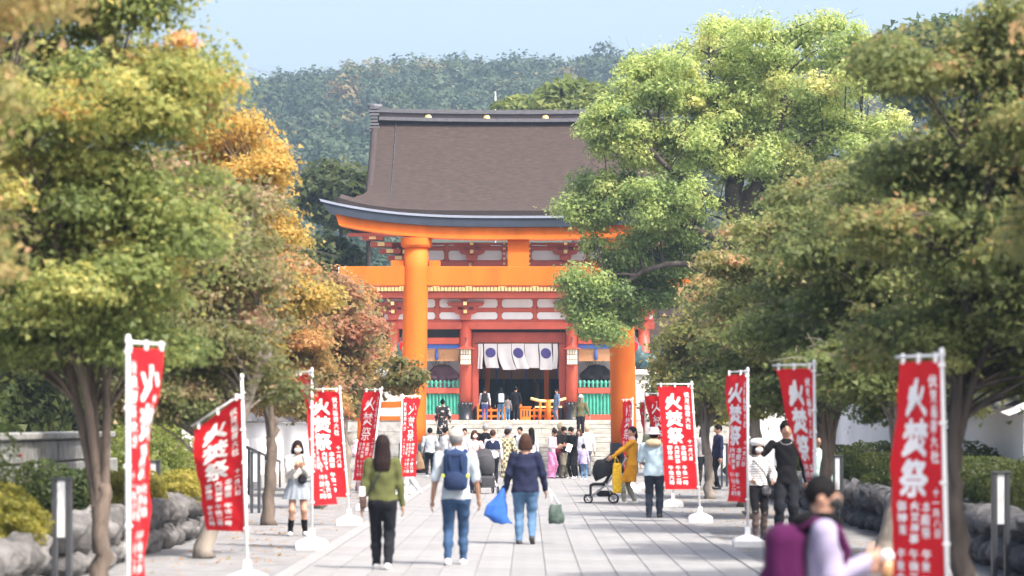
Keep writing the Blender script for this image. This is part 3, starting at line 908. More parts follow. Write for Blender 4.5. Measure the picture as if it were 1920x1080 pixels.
# bronze fox statues on pedestals in front of the gate, red bibs round the neck
def fox(x, y, lab, flip):
    t = empty('fox_statue', (x, y, LZ), 0, lab, 'statue', 'bronze foxes before the gate')
    MB().box(-1.05, 1.05, -.9, .9, .002, .5, 0, .03).box(-.8, .8, -.65, .65, .501, 2.0, 0, .03).box(-.95, .95, -.8, .8, 2.001, 2.25, 0, .04).build('pedestal', M_stone, t)
    s = flip
    def fb(P):
        d = d_ell(P, (-.25 * s, 0, 2.62), (.48, .3, .40))
        d = smin(d, d_ell(P, (.22 * s, 0, 2.95), (.27, .24, .55)), .15)
        d = smin(d, d_cap(P, (.3 * s, 0, 3.2), (.36 * s, 0, 3.55), .17, .13), .1)
        d = smin(d, d_ell(P, (.42 * s, 0, 3.66), (.2, .16, .17)), .06)
        d = smin(d, d_cap(P, (.5 * s, 0, 3.63), (.74 * s, 0, 3.55), .11, .045), .05)
        for q in (-1, 1):
            d = smin(d, d_cap(P, (.34 * s, q * .1, 3.76), (.3 * s, q * .14, 4.02), .07, .015), .03)
            d = smin(d, d_cap(P, (.33 * s, q * .14, 2.9), (.42 * s, q * .15, 2.32), .11, .07), .05)
            d = smin(d, d_cap(P, (-.2 * s, q * .24, 2.55), (.02 * s, q * .27, 2.32), .2, .09), .08)
        d = smin(d, d_cap(P, (-.6 * s, 0, 2.45), (-.8 * s, 0, 3.1), .12, .22), .1)
        d = smin(d, d_cap(P, (-.8 * s, 0, 3.1), (-.6 * s, 0, 3.75), .22, .05), .1)
        return d
    sdf_mesh('fox_body', fb, (-1.3, -.7, 2.2), (1.3, .7, 4.2), .045, M_bronze, t)
    sdf_mesh('bib', lambda P: np.maximum(d_ell(P, (.36 * s, 0, 3.2), (.3, .27, .36)), -d_ell(P, (-.2 * s, 0, 3.0), (.42, .5, .6))), (-1, -.6, 2.6), (1, .6, 3.8), .04, M_flag, t)
fox(XX(742, 118), 118, 'bronze fox statue with red bib beside the left torii pillar', 1)
fox(XX(1203, 118), 118, 'bronze fox statue with red bib hidden by the camphor tree', -1)

# galleries either side of the gate
def gallery(xa, xb, lab):
    t = empty('gallery_building', ((xa + xb) / 2, GD + 2.5, LZ), 0, lab, 'building', 'galleries beside the gate')
    w = abs(xb - xa) / 2
    n = 4
    for k in range(n + 1):
        xx = -w + 2 * w * k / n
        MB().tube([(xx, 0, .002), (xx, 0, 3.3)], .16, 12).build('post', M_red, t)
    for k in range(n):
        a, b = -w + 2 * w * k / n + .17, -w + 2 * w * (k + 1) / n - .17
        MB().box(a, b, .0, .1, 1.4, 2.9).build('wall_panel', M_plaster, t)
        MB().box(a, b, -.03, .08, .25, 1.3).build('window_back', M_dark, t)
        for j in range(9): MB().box(a + (j + .5) * (b - a) / 9 - .04, a + (j + .5) * (b - a) / 9 + .04, -.08, -.031, .25, 1.3).build('lattice_bar', M_green, t)
        for zc in (.12, 1.35, 3.0): MB().box(a, b, -.09, .09, zc - .1, zc + .05).build('rail', M_red, t)
    MB().box(-w - .3, w + .3, -.16, .16, 3.1, 3.32).build('eave_beam', M_red, t)
    m = MB(); m.grid(lambda u, v: (-w - .6 + (2 * w + 1.2) * u, -1.5 + 3.6 * v, 3.2 + 2.0 * v ** 1.3), 4, 8, 0, True)
    m.grid(lambda u, v: (-w - .6 + (2 * w + 1.2) * u, 5.7 - 3.6 * v, 3.2 + 2.0 * v ** 1.3), 4, 8, 0, True, True)
    m.add([(-w - .6, -1.5, 3.2), (w + .6, -1.5, 3.2), (w + .6, -1.5, 3.0), (-w - .6, -1.5, 3.0)], [(0, 3, 2, 1)])
    m.add([(-w - .6, -1.5, 3.0), (w + .6, -1.5, 3.0), (w + .6, .2, 3.33), (-w - .6, .2, 3.33)], [(0, 3, 2, 1)])
    m.build('roof', M_thatch, t)
    MB().box(-w - .6, w + .6, 1.85, 2.35, 5.1, 5.5, 0, .03).build('ridge', M_ridge, t)
gxc = gate.location.x
gallery(gxc - 15.5, gxc - 6.9, 'low red and white gallery with green lattice left of the gate')
gallery(gxc + 6.9, gxc + 15.5, 'low red and white gallery with green lattice right of the gate')

# small side torii left of the big one
st = empty('side_torii', (XX(722, 97), 96, 0), 0, 'small plain orange torii beside the foot of the left great pillar', 'torii gate')
for s in (-1, 1): MB().tube([(s * .85, 0, .002), (s * .8, 0, 2.35)], [.14, .12], 12).build('pillar', M_torii, st)
curve_beam(2.3, 2.52, 1.3, 1.38, -.14, .14, .1, 12, 2.5, 1.3).build('top_beam', M_torii, st)
MB().box(-1.1, 1.1, -.07, .07, 1.85, 2.0).build('tie_beam', M_torii, st)

# notice boards
def board(px, py_base, w, h, z0, lab, strip):
    d = 8500 / (py_base - 796)
    t = empty('notice_board', (XX(px, d), d, 0), 0, lab, 'notice board', 'white notice boards')
    for s in (-1, 1): MB().box(s * w * .42 - .03, s * w * .42 + .03, .03, .09, 0.002, z0 + h * .9).build('leg', M_post, t)
    MB().box(-w / 2, w / 2, -.03, .029, z0, z0 + h, 0, .01).build('panel', M_whitep, t)
    if strip == 'stamp':
        b = MB()
        b.box(.12, .34, -.034, -.0302, z0 + .1, z0 + .13).box(.12, .34, -.034, -.0302, z0 + .29, z0 + .32).box(.12, .15, -.034, -.0302, z0 + .131, z0 + .289).box(.31, .34, -.034, -.0302, z0 + .131, z0 + .289)
        b.box(.18, .28, -.034, -.0302, z0 + .18, z0 + .24); b.build('red_stamp', M_redp, t)
    else:
        MB().box(-w / 2 + .03, w / 2 - .03, -.034, -.0302, z0 + .05, z0 + h * .22).build('orange_strip', M_orangep, t)
        MB().box(-w / 2 + .06, w / 2 - .06, -.034, -.0302, z0 + h * .34, z0 + h * .40).build('grey_line', M_post, t)
board(1262, 893, .95, 1.45, .12, 'white notice board with red stamp right of the great torii pillar', 'stamp')
board(1226, 896, .5, .62, .05, 'small low white board behind the woman in the yellow cardigan', 'stamp')
board(618, 912, .62, 1.45, .3, 'white notice board with orange strip behind the left banners', 'strip')

# radio mast on the hill
ms = empty('radio_mast', (XX(929, 330), 330, hill_h(XX(929, 330), 330)), 0, 'thin pale mast rising behind the middle of the roof ridge', 'mast')
hz = PX(929, 172, 330).z - ms.location.z
MB().tube([(0, 0, 0), (0, 0, hz)], [.12, .07], 6).build('mast_pole', M_pole, ms)
for k in range(3): MB().tube([(-.4, 0, hz * (.7 + .1 * k)), (.4, 0, hz * (.7 + .1 * k))], .04, 5).build('mast_rung', M_pole, ms)
# ------------------------------------------------------------------ walls, hedges, lamps
boulders = []
for k in range(10):
    g2 = np.random.default_rng(100 + k)
    import bmesh
    bm = bmesh.new(); bmesh.ops.create_icosphere(bm, subdivisions=3, radius=1)
    pl = [g2.normal(size=3) for _ in range(11)]
    for v in bm.verts:
        p = np.array(v.co)
        for n_ in pl:
            n_ = n_ / np.linalg.norm(n_); dd = p @ n_
            if dd > .70: p = p - n_ * (dd - .70) * .96
        p = p * (1 + .20 * noise.fractal(Vector(p * 1.7 + k * 7), .8, 2.1, 5))
        v.co = p
    bm2 = bm
    for mm_, nm in ((M_boulder, 'g'), (M_boulderd, 'd')):
        me = bpy.data.meshes.new('stone'); bm2.to_mesh(me); me.materials.append(mm_)
        me.polygons.foreach_set('use_smooth', [True] * len(me.polygons))
        boulders.append((nm, me))
    bm.free()
def stone_wall(pts, h, dark, lab, sx, size=.34, seed=1, h2=None):
    """dry stone retaining wall along pts [(x, y) ...]; sx: the side that faces the path (+1: +x)"""
    rg = random.Random(seed)
    t = empty('stone_wall', (pts[0][0], pts[0][1], 0), 0, lab, 'wall', 'low dry stone walls along the approach')
    o = Vector((pts[0][0], pts[0][1], 0))
    fm = MB()
    for (a, b) in zip(pts[:-1], pts[1:]):
        a, b = Vector((*a, 0)), Vector((*b, 0)); d = (b - a); L_ = d.length; d.normalize(); nrm = Vector((-d.y, d.x, 0)) * sx * (1 if d.y > 0 else -1) * -1
        q = [a - o - nrm * .18, b - o - nrm * .18, b - o - nrm * .55, a - o - nrm * .55]
        V = [(p.x, p.y, z) for z in (0.002, h * .9) for p in q]
        fm.add(V, [(0, 1, 2, 3)[::-1], (4, 5, 6, 7), (0, 1, 5, 4), (1, 2, 6, 5), (2, 3, 7, 6), (3, 0, 4, 7)])
        z = 0; r = 0
        while z < h - .06:
            rh_ = min(rg.uniform(.8, 1.25) * size * .86, h - z)
            if h - z - rh_ < .12: rh_ = h - z
            s = -rg.uniform(0, .25)
            while s < L_:
                w = rg.uniform(.6, 1.7) * size
                p = a + d * (s + w / 2) - o
                nm = 'd' if dark else 'g'
                me = rg.choice([m for n_, m in boulders if n_ == nm])
                ob = link('stone', me, t, (p.x - nrm.x * .1 + rg.uniform(-.03, .03), p.y + rg.uniform(-.02, .02), z + rh_ / 2))
                ob.scale = (rg.uniform(.26, .33), w * rg.uniform(.52, .62), rh_ * rg.uniform(.54, .66))
                ob.rotation_euler = (rg.uniform(-.12, .12) , rg.uniform(-.12, .12), math.atan2(d.y, d.x) - R(90) + rg.choice((0, math.pi)))
                s += w * .97
            z += rh_ * .96
    fm.build('earth_fill', M_soil, t)
    return t
stone_wall([(-5.05, 29.2), (-5.05, 33), (-4.95, 40.5)], .70, False, 'grey boulder retaining wall on the left under yellow clipped shrubs', 1, .36, 3)
stone_wall([(-4.66, 22.5), (-4.66, 25.3)], .66, False, 'short nearest piece of grey boulder wall at lower left corner', 1, .34, 9)
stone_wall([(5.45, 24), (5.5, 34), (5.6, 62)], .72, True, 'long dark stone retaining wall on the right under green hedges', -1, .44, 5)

# wall of squared blocks, far left
bw = empty('block_wall', (-6.45, 29.5, 0), 0, 'tall grey wall of squared stone blocks behind left boulder wall', 'wall')
rg = random.Random(4)
for r in range(5):
    yy = 0.0
    while yy < 10.5:
        w = rg.uniform(.5, 1.0)
        MB().box(-.2, .2 + rg.uniform(-.015, .02), yy + .006, yy + w - .006, .002 + r * .3 + .005, r * .3 + .295, 0, .02).build('block', M_block, bw); yy += w
MB().box(-.26, .26, -.05, yy, 1.502, 1.60, 0, .02).build('coping', M_block, bw)

# white walls beside the approach
wl = empty('white_wall', (-7.35, 58, 0), 0, 'sunlit white plaster wall with grey coping along the left side', 'wall')
MB().box(-.18, .18, 0, 32, .35, 1.75).build('wall_face', M_wallw, wl)
MB().box(-.22, .22, -.02, 32, .002, .349).build('wall_foot', M_stone, wl)
m = MB(); m.add([(-.42, -.1, 1.78), (.42, -.1, 1.78), (.42, 32.1, 1.78), (-.42, 32.1, 1.78), (0, -.1, 2.1), (0, 32.1, 2.1)], [(0, 1, 4), (3, 5, 2), (1, 2, 5, 4), (0, 4, 5, 3), (0, 3, 2, 1)]); m.build('coping_roof', M_tile, wl)
# handrail ramp bar in front of it
hr = empty('handrail', (-6.7, 64, 0), 0, 'dark sloping handrail in front of the left white wall', 'handrail')
MB().tube([(0, -4, 1.35), (0, 8, .70)], .035, 6).build('rail', M_post, hr)
for k in range(4): MB().tube([(0, -4 + k * 4, 0.002), (0, -4 + k * 4, 1.34 - k * .217)], .025, 6).build('post', M_post, hr)
wr = empty('white_wall', (8.1, 41, 0), 0, 'long white plaster wall under grey tile coping on the right', 'wall')
MB().box(-.2, .2, 0, 46, .4, 3.2).build('wall_face', M_wallw, wr)
MB().box(-.25, .25, -.02, 46, .002, .399).build('wall_foot', M_stone, wr)
m = MB(); m.add([(-.6, -.2, 3.22), (.6, -.2, 3.22), (.6, 46.2, 3.22), (-.6, 46.2, 3.22), (0, -.2, 3.65), (0, 46.2, 3.65)], [(0, 1, 4), (3, 5, 2), (1, 2, 5, 4), (0, 4, 5, 3), (0, 3, 2, 1)]); m.build('coping_roof', M_tile, wr)
for k in range(60): MB().tube([(-.61, .3 + k * .77, 3.2), (-.02, .3 + k * .77, 3.66)], .075, 6).build('coping_tile', M_tile, wr)
gp = empty('timber_gatepost', (7.2, 65, 0), 0, 'square brown timber post against the right white wall', 'post')
MB().box(-.14, .14, -.14, .14, .16, 2.9, 0, .01).build('shaft', M_wood, gp)
MB().box(-.2, .2, -.2, .2, .002, .16, 0, .02).build('foot_stone', M_stone, gp)
# cross wall seen behind the right trees
wc = empty('white_wall', (5.9, 68, 0), 0, 'white cross wall facing the viewer beyond the timber post', 'wall')
MB().box(0, 2.1, -.15, .15, .3, 2.6).build('wall_face', M_wallw, wc)
MB().box(-.02, 2.1, -.18, .18, .002, .299).build('wall_foot', M_stone, wc)
m = MB(); m.add([(-.1, -.4, 2.62), (2.1, -.4, 2.62), (2.1, .4, 2.62), (-.1, .4, 2.62), (-.1, 0, 2.9), (2.1, 0, 2.9)], [(0, 1, 5, 4), (2, 3, 4, 5), (0, 4, 3), (1, 2, 5), (0, 3, 2, 1)]); m.build('coping_roof', M_tile, wc)
# gabled storehouse at right edge
sh = empty('storehouse', (7.25, 39, 0), 0, 'white storehouse gable with grey tile eaves at right edge', 'building')
MB().box(0, 6, 0, 6, .3, 1.98).build('wall_face', M_wallw, sh)
MB().box(-.03, 6.03, -.03, 6, .002, .299).build('wall_foot', M_stone, sh)
MB().prism([(0, 1.981), (6, 1.981), (3, 3.2)], 0.0, 6).build('gable', M_wallw, sh)
MB().prism([(-.42, 1.88), (-.30, 1.83), (3, 3.16), (3, 3.3)], -.5, -.32).build('gable_fascia', M_wallw, sh)
m = MB(); m.add([(-.5, -.55, 1.93), (-.5, 6.5, 1.93), (3, 6.5, 3.36), (3, -.55, 3.36), (-.5, -.55, 2.03), (-.5, 6.5, 2.03), (3, 6.5, 3.46), (3, -.55, 3.46)], [(0, 1, 2, 3), (4, 7, 6, 5), (0, 3, 7, 4), (0, 4, 5, 1), (1, 5, 6, 2)])
m.add([(3, -.55, 3.36), (3, 6.5, 3.36), (6.5, 6.5, 1.93), (6.5, -.55, 1.93), (3, -.55, 3.46), (3, 6.5, 3.46), (6.5, 6.5, 2.03), (6.5, -.55, 2.03)], [(0, 1, 2, 3), (4, 7, 6, 5), (0, 3, 7, 4), (2, 1, 5, 6), (3, 2, 6, 7)])
m.build('roof_sheet', M_tile, sh)
for k in range(26): MB().tube([(-.52, -.42 + k * .27, 2.03), (3, -.42 + k * .27, 3.49)], .06, 6).build('roof_tile', M_tile, sh)
for k in range(12): MB().tube([(-.5 + k * .3, -.6, 1.99 + k * .1226), (-.5 + k * .3, -.5, 2.0 + k * .1226)], .075, 8).build('verge_tile', M_tile, sh)
MB().tube([(3, -.6, 3.55), (3, 6.5, 3.55)], .16, 8).build('roof_ridge', M_tile, sh)

# path lamps: two steel legs with a frosted panel between
def lamp(x, d, lab):
    t = empty('path_lamp', (x, d, 0), 0, lab, 'lamp', 'dark steel path lamps')
    for s in (-1, 1): MB().box(s * .07 - .017 - .01, s * .07 + .017 + .01, -.05, .05, 0.002, 1.16, 0, .006).build('leg', M_post, t)
    MB().box(-.0425, .0425, -.035, .035, .60, 1.155, 0, .004).build('light_panel', M_lampp, t)
    MB().box(-.105, .105, -.058, .058, 1.161, 1.185, 0, .004).build('cap', M_post, t)
lamp(XX(116, 26), 26, 'path lamp beside the forked trunk at left, before the boulders')
lamp(XX(288, 38.5), 38.5, 'path lamp among yellow shrubs left of the near left banner')
lamp(XX(479, 51.2), 51.2, 'path lamp before the left white wall near the schoolgirl')
lamp(XX(1876, 29.4), 29.4, 'path lamp at right edge before the dark stone wall')
lamp(XX(1570, 45), 45, 'path lamp by the green hedge left of the pale leaning trunk')
lamp(XX(1688, 33.8), 33.8, 'path lamp partly behind the large near right banner')
lamp(XX(1358, 73), 73, 'path lamp between two trunks behind the right banners')
lamp(XX(1318, 80), 80, 'farthest small path lamp right of the second right banner')

# ------------------------------------------------------------------ trees
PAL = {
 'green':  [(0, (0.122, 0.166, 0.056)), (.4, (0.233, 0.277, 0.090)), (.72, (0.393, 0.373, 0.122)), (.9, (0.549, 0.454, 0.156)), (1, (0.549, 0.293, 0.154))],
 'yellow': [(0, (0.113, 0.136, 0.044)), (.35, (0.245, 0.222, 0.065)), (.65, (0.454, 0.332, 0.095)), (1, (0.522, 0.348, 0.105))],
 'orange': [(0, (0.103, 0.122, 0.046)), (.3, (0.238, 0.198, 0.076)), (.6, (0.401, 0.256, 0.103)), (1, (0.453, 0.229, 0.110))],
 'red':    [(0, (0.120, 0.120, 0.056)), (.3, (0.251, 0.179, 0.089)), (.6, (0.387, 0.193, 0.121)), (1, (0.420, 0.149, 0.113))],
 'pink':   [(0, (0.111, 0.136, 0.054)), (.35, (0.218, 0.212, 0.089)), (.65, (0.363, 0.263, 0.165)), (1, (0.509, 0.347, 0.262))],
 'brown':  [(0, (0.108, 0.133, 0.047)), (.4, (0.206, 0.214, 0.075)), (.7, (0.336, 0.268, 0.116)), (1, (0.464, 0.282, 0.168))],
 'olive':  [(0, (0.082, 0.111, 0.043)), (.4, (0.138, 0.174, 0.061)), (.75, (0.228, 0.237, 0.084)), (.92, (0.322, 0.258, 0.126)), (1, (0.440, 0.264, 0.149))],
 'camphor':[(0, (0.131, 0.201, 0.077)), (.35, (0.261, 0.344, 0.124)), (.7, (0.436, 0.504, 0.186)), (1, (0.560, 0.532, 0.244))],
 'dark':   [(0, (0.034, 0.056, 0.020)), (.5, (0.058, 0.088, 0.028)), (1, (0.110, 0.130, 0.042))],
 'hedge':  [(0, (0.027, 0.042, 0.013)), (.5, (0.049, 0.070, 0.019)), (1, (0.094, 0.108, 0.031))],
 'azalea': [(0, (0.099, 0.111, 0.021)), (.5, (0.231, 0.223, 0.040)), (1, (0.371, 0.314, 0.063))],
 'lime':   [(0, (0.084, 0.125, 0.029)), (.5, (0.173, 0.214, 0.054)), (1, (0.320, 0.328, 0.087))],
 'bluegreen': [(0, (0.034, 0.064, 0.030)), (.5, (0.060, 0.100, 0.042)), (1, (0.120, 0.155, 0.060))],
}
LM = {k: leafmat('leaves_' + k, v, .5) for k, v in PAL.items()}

def bez(a, b, c, n):
    return [a * (1 - t) ** 2 + b * 2 * t * (1 - t) + c * t * t for t in np.linspace(0, 1, n)]
def tree(name, label, loc, stems, blobs, ncl, nleaf, lsize, pal, bark, seed, group='maples along the approach', cat='tree', flat=.44, crad=(.20, .52), fill=.16, bias=0.0, hgrad=.25, twigs=True, tvar=.2, cmin=0, aspect=.62, shell=.45):
    """stems: [(point list, radius0, radius1)] in local metres; blobs: [(cx,cy,cz,rx,ry,rz,weight,tint)]"""
    g = np.random.default_rng(seed)
    t = empty(name, loc, 0, label, cat, group)
    V3 = lambda p: np.array(p, float)
    wood = MB(); nodes = []
    for pts, r0, r1 in stems:
        P = [V3(p) for p in pts]
        # smooth the polyline
        Q = []
        for i in range(len(P) - 1):
            p0, p1, p2, p3 = P[max(i - 1, 0)], P[i], P[i + 1], P[min(i + 2, len(P) - 1)]
            for k in range(5):
                s = k / 5
                Q.append(.5 * ((2 * p1) + (-p0 + p2) * s + (2 * p0 - 5 * p1 + 4 * p2 - p3) * s * s + (-p0 + 3 * p1 - 3 * p2 + p3) * s ** 3) + g.normal(size=3) * r0 * .16)
        Q.append(P[-1])
        rr = [r0 + (r1 - r0) * (i / (len(Q) - 1)) ** .8 for i in range(len(Q))]
        if pts[0][2] < .05: rr[0] *= 1.3; rr[1] *= 1.08
        wood.tube(Q, rr, 10)
        nodes += [(q, r) for q, r in zip(Q, rr) if q[2] > .9]
    NP = np.array([q for q, _ in nodes]); NR = np.array([r for _, r in nodes])
    w = np.array([b[6] for b in blobs], float); w /= w.sum()
    Ps, Ns, Ss, Ts = [], [], [], []
    zc = [b[2] - b[5] for b in blobs]; zt = [b[2] + b[5] for b in blobs]; z0, z1 = min(zc), max(zt)
    for ci in range(ncl):
        b = blobs[g.choice(len(blobs), p=w)]
        d = g.normal(size=3); d /= np.linalg.norm(d)
        rr = g.uniform(0, 1) ** shell
        c = V3(b[:3]) + d * rr * V3(b[3:6])
        if c[2] < cmin: c[2] = cmin + g.uniform(0, .3)
        R_ = g.uniform(*crad)
        n = int(nleaf * (R_ / (sum(crad) / 2)) ** 2)
        dd = g.normal(size=(n, 3)); dd /= np.linalg.norm(dd, axis=1, keepdims=True)
        rad = g.uniform(0, 1, (n, 1)) ** .55 * np.where(g.random((n, 1)) < .07, g.uniform(1, 1.7, (n, 1)), 1)
        ax = np.array([R_, R_, R_ * flat]); 
        p = c + dd * rad * ax
        p[:, 2] -= (np.hypot(p[:, 0] - c[0], p[:, 1] - c[1]) ** 2) * .22 / max(R_, .2)
        nn = np.array([0, 0, .45]) + dd * .9 + g.normal(size=(n, 3)) * .5
        nn /= np.linalg.norm(nn, axis=1, keepdims=True)
        Ps.append(p); Ns.append(nn); Ss.append(g.uniform(.5, 1.35, n) * lsize)
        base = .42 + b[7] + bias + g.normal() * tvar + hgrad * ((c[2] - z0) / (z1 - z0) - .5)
        Ts.append(np.clip(base + g.normal(size=n) * .11, 0.01, .99))
        if twigs:
            k = np.argmin(np.linalg.norm(NP - (c - [0, 0, .5]), axis=1) + np.where(NP[:, 2] > c[2] + .1, 1.5, 0) + np.where(NR < .02, .0, .15))
            a = NP[k]; mid = (a + c) / 2 + np.array([0, 0, .18 * np.linalg.norm(c - a)]) + g.normal(size=3) * .08
            r_ = min(NR[k] * .6, .012 + .010 * np.linalg.norm(c - a))
            bz = bez(a, mid, c, 5)
            wood.tube(bz, [r_, r_ * .85, r_ * .65, r_ * .45, r_ * .25], 5, cap=False)
            for e in range(5):
                q = c + g.normal(size=3) * ax * .75
                wood.tube([c, (c + q) / 2 + [0, 0, .04], q], [r_ * .3, r_ * .2, r_ * .1], 4, cap=False)
    nf = int(sum(len(q) for q in Ps) * fill)          # loose leaves through the whole crown
    if nf:
        bi = g.choice(len(blobs), size=nf, p=w); B = np.array([q[:8] for q in blobs], float)[bi]
        dd = g.normal(size=(nf, 3)); dd /= np.linalg.norm(dd, axis=1, keepdims=True)
        p = B[:, :3] + dd * (g.uniform(0, 1, (nf, 1)) ** .42) * (B[:, 3:6] + [.25, .25, .12]) * (1 + .14 * np.sin(dd @ g.normal(size=3) * 5 + 1)[:, None])
        p = p[p[:, 2] > cmin - .1]; nf = len(p)
        nn = np.array([0, 0, .4]) + dd[:nf] * .9 + g.normal(size=(nf, 3)) * .6; nn /= np.linalg.norm(nn, axis=1, keepdims=True)
        Ps.append(p); Ns.append(nn); Ss.append(g.uniform(.55, 1.3, nf) * lsize)
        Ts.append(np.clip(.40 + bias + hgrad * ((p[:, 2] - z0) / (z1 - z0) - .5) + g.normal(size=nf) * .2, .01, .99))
    wood.build('trunk', bark, t)
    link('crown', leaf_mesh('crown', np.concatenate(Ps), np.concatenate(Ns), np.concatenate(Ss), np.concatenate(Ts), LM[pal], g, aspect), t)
    return t
def up(h, dx, dy, x0=0, y0=0, z0=0, bend=.15):
    return [(x0, y0, z0), (x0 + dx * .3 + bend * .3, y0 + dy * .3, z0 + (h - z0) * .45), (x0 + dx, y0 + dy, h)]
def maple(label, X, d, Rr, zb, zt, pal, bark, seed, bias=0, ncl=80, nleaf=480, ls=.05, fork=1.15, lean=(0, 0), r0=.12, nl=4, off=(0, 0), extra=(), tvar=.2):
    rg = random.Random(seed)
    zc, rz_ = (zb + zt) / 2, (zt - zb) / 2
    fx, fy = lean
    stems = [([(0, 0, 0), (fx * .35 + rg.uniform(-.05, .05), fy * .35, fork * .5), (fx, fy, fork), (fx, fy, fork + .22)], r0, r0 * .5)]
    blobs = [(off[0], off[1], zc, Rr * .72, Rr * .8, rz_ * .82, 1.5, 0)]
    for k in range(11):                                   # tiers of spreading sprays
        tt = (k + .5) / 11; a = seed + k * 2.4
        q = Rr * .66 * math.sqrt(max(.05, 1 - ((tt - .42) / .62) ** 2)) * rg.uniform(.75, 1.15)
        blobs.append((off[0] + math.cos(a) * q, off[1] + math.sin(a) * q, zb + .1 + (zt - zb - .15) * tt, Rr * rg.uniform(.40, .62), Rr * rg.uniform(.45, .6), .24 + .05 * Rr, .42, rg.uniform(-.08, .10)))
    a0 = rg.uniform(0, 6)
    for k in range(nl):
        a = a0 + 2 * math.pi * k / nl + rg.uniform(-.3, .3)
        q = rg.uniform(.35, .62) * Rr
        e = (off[0] + math.cos(a) * q, off[1] + math.sin(a) * q, zc + rg.uniform(-.1, .45) * rz_)
        m1 = (fx + (e[0] - fx) * .42, fy + (e[1] - fy) * .42, fork + (e[2] - fork) * .55)
        dr_ = Vector((m1[0] - fx, m1[1] - fy, 0)); dr_ = dr_.normalized() * r0 * .38 if dr_.length > 0 else dr_
        stems.append(([(fx * .75 + dr_.x * .6, fy * .75 + dr_.y * .6, fork - .5 * min(1, fork)), (fx + dr_.x * 1.6, fy + dr_.y * 1.6, fork + .12), m1, e], r0 * .60, .022))
    for b in extra: blobs.append(b)
    return tree('maple_tree', label, (X, d, 0), stems, blobs, int(ncl * 2.1), int(nleaf * .43), ls, pal, bark, seed, bias=bias, cmin=zb + .1, tvar=tvar)

# left row, near to far
maple('nearest blurred maple with brown tipped leaves at the upper left', -4.75, 17.2, 1.5, 2.0, 6.0, 'brown', M_barkg, 21, .14, 84, 1024, 0.034, extra=[(.75, 0, 4.3, .45, .7, .5, .8, .12)])
maple('green and yellow maple with forked brown trunk beside left path lamp', -4.22, 26, 1.6, 2.3, 6.5, 'green', M_barkg, 22, -.02, 120, 1140, 0.032, 1.0, (.05, .1), .115, 4, (-.6, 0), extra=[(.72, -.2, 5.0, .6, .6, .5, .9, .12), (.4, 0, 3.6, .9, 1, .7, 1.2, .05), (-.3, .2, 2.28, 1.15, .9, .32, 1.7, -.12)])
maple('olive and pinkish maple on a leaning pale trunk behind left banner', -4.13, 33.9, 1.3, 1.75, 5.0, 'pink', M_barkp, 23, -.14, 96, 780, 0.036, 2.5, (.74, .1), .12, 4, (-.15, .2))
maple('tall golden maple rising left of the torii beam', -4.4, 45, 1.3, 2.3, 7.0, 'yellow', M_barkg, 24, .2, 100, 588, 0.044, 1.6, (.1, 0), .12, 5, (-.65, 0), tvar=.12)
maple('orange brown maple behind the schoolgirl', -4.2, 54, 1.3, 1.85, 5.0, 'orange', M_barkg, 25, .06, 84, 503, 0.048, 1.5, (.0, 0),   .12, 4, (-.95, 0))
maple('russet red maple reaching toward the left torii pillar', -4.3, 62.5, 1.3, 1.8, 5.0, 'red', M_barkp, 26, -.08, 88, 330, .064, 1.3, (.1, 0), .12, 4, (-.85, 0), extra=[(.3, 0, 4.0, .5, .8, .35, .5, .2)])
maple('small maple with pale trunk and yellow green sprays overlapping the torii pillar', -4.3, 68, 1.15, 1.9, 4.9, 'orange', M_barkp, 27, -.08, 70, 300, .064, 1.6, (.15, 0), .10, 4, (-.4, 0), extra=[(1.15, -.2, 2.95, .42, .5, .45, .55, -.2)])
maple('far orange maple beyond the pale trunk on the left', -5.6, 78, 1.4, 2.2, 6.2, 'orange', M_barkg, 28, .12, 60, 260, .07)
# right row, near to far
maple('nearest blurred maple overhanging the upper right corner', 5.0, 18.6, 1.5, 2.05, 4.9, 'brown', M_barkd, 31, .0, 78, 992, 0.034)
maple('dark trunked maple directly behind the large near right banner', 4.42, 27, 1.65, 1.95, 5.9, 'olive', M_barkd, 32, .04, 108, 1064, 0.035, 1.4, (-.15, 0), .13, 4, (.55, 0))
maple('maple on a pale leaning forked trunk right of the purple backpack', 4.46, 33.5, 1.75, 1.8, 5.3, 'olive', M_barkp, 33, .0, 112, 884, 0.037, 1.1, (.26, .1), .13, 5, (.4, 0))
maple('olive maple shading the man in black', 4.5, 41, 1.7, 1.8, 5.6, 'olive', M_barkg, 34, .06, 104, 645, 0.042, 1.3, (.1, 0), .12, 4, (.25, 0))
maple('maple on the thick grey trunk above the white fluffy hat', 4.08, 48, 1.65, 2.1, 5.3, 'olive', M_barkp, 35, .08, 96, 532, 0.046, 1.9, (-.05, 0), .18, 4, (.75, 0))
maple('maple on a slim trunk behind the narrow right banner', 4.45, 55, 1.5, 1.95, 4.9, 'olive', M_barkg, 36, .08, 88, 442, 0.050, 1.5, (-.03, 0), .11, 4, (.4, 0))
maple('maple with pinkish brown tips right of the camphor boughs', 4.15, 61, 1.35, 1.9, 4.9, 'brown', M_barkp, 37, .06, 78, 320, .065, 1.5, (-.1, 0), .12, 4, (.3, 0), extra=[(-.55, 0, 2.5, .6, .8, .4, .4, -.1)])
maple('small yellowish green maple against the right torii pillar', 4.0, 71, 1.0, 1.7, 4.2, 'yellow', M_barkg, 38, -.2, 60, 280, .066, 1.5, (0, 0), .10, 4, (.15, 0))

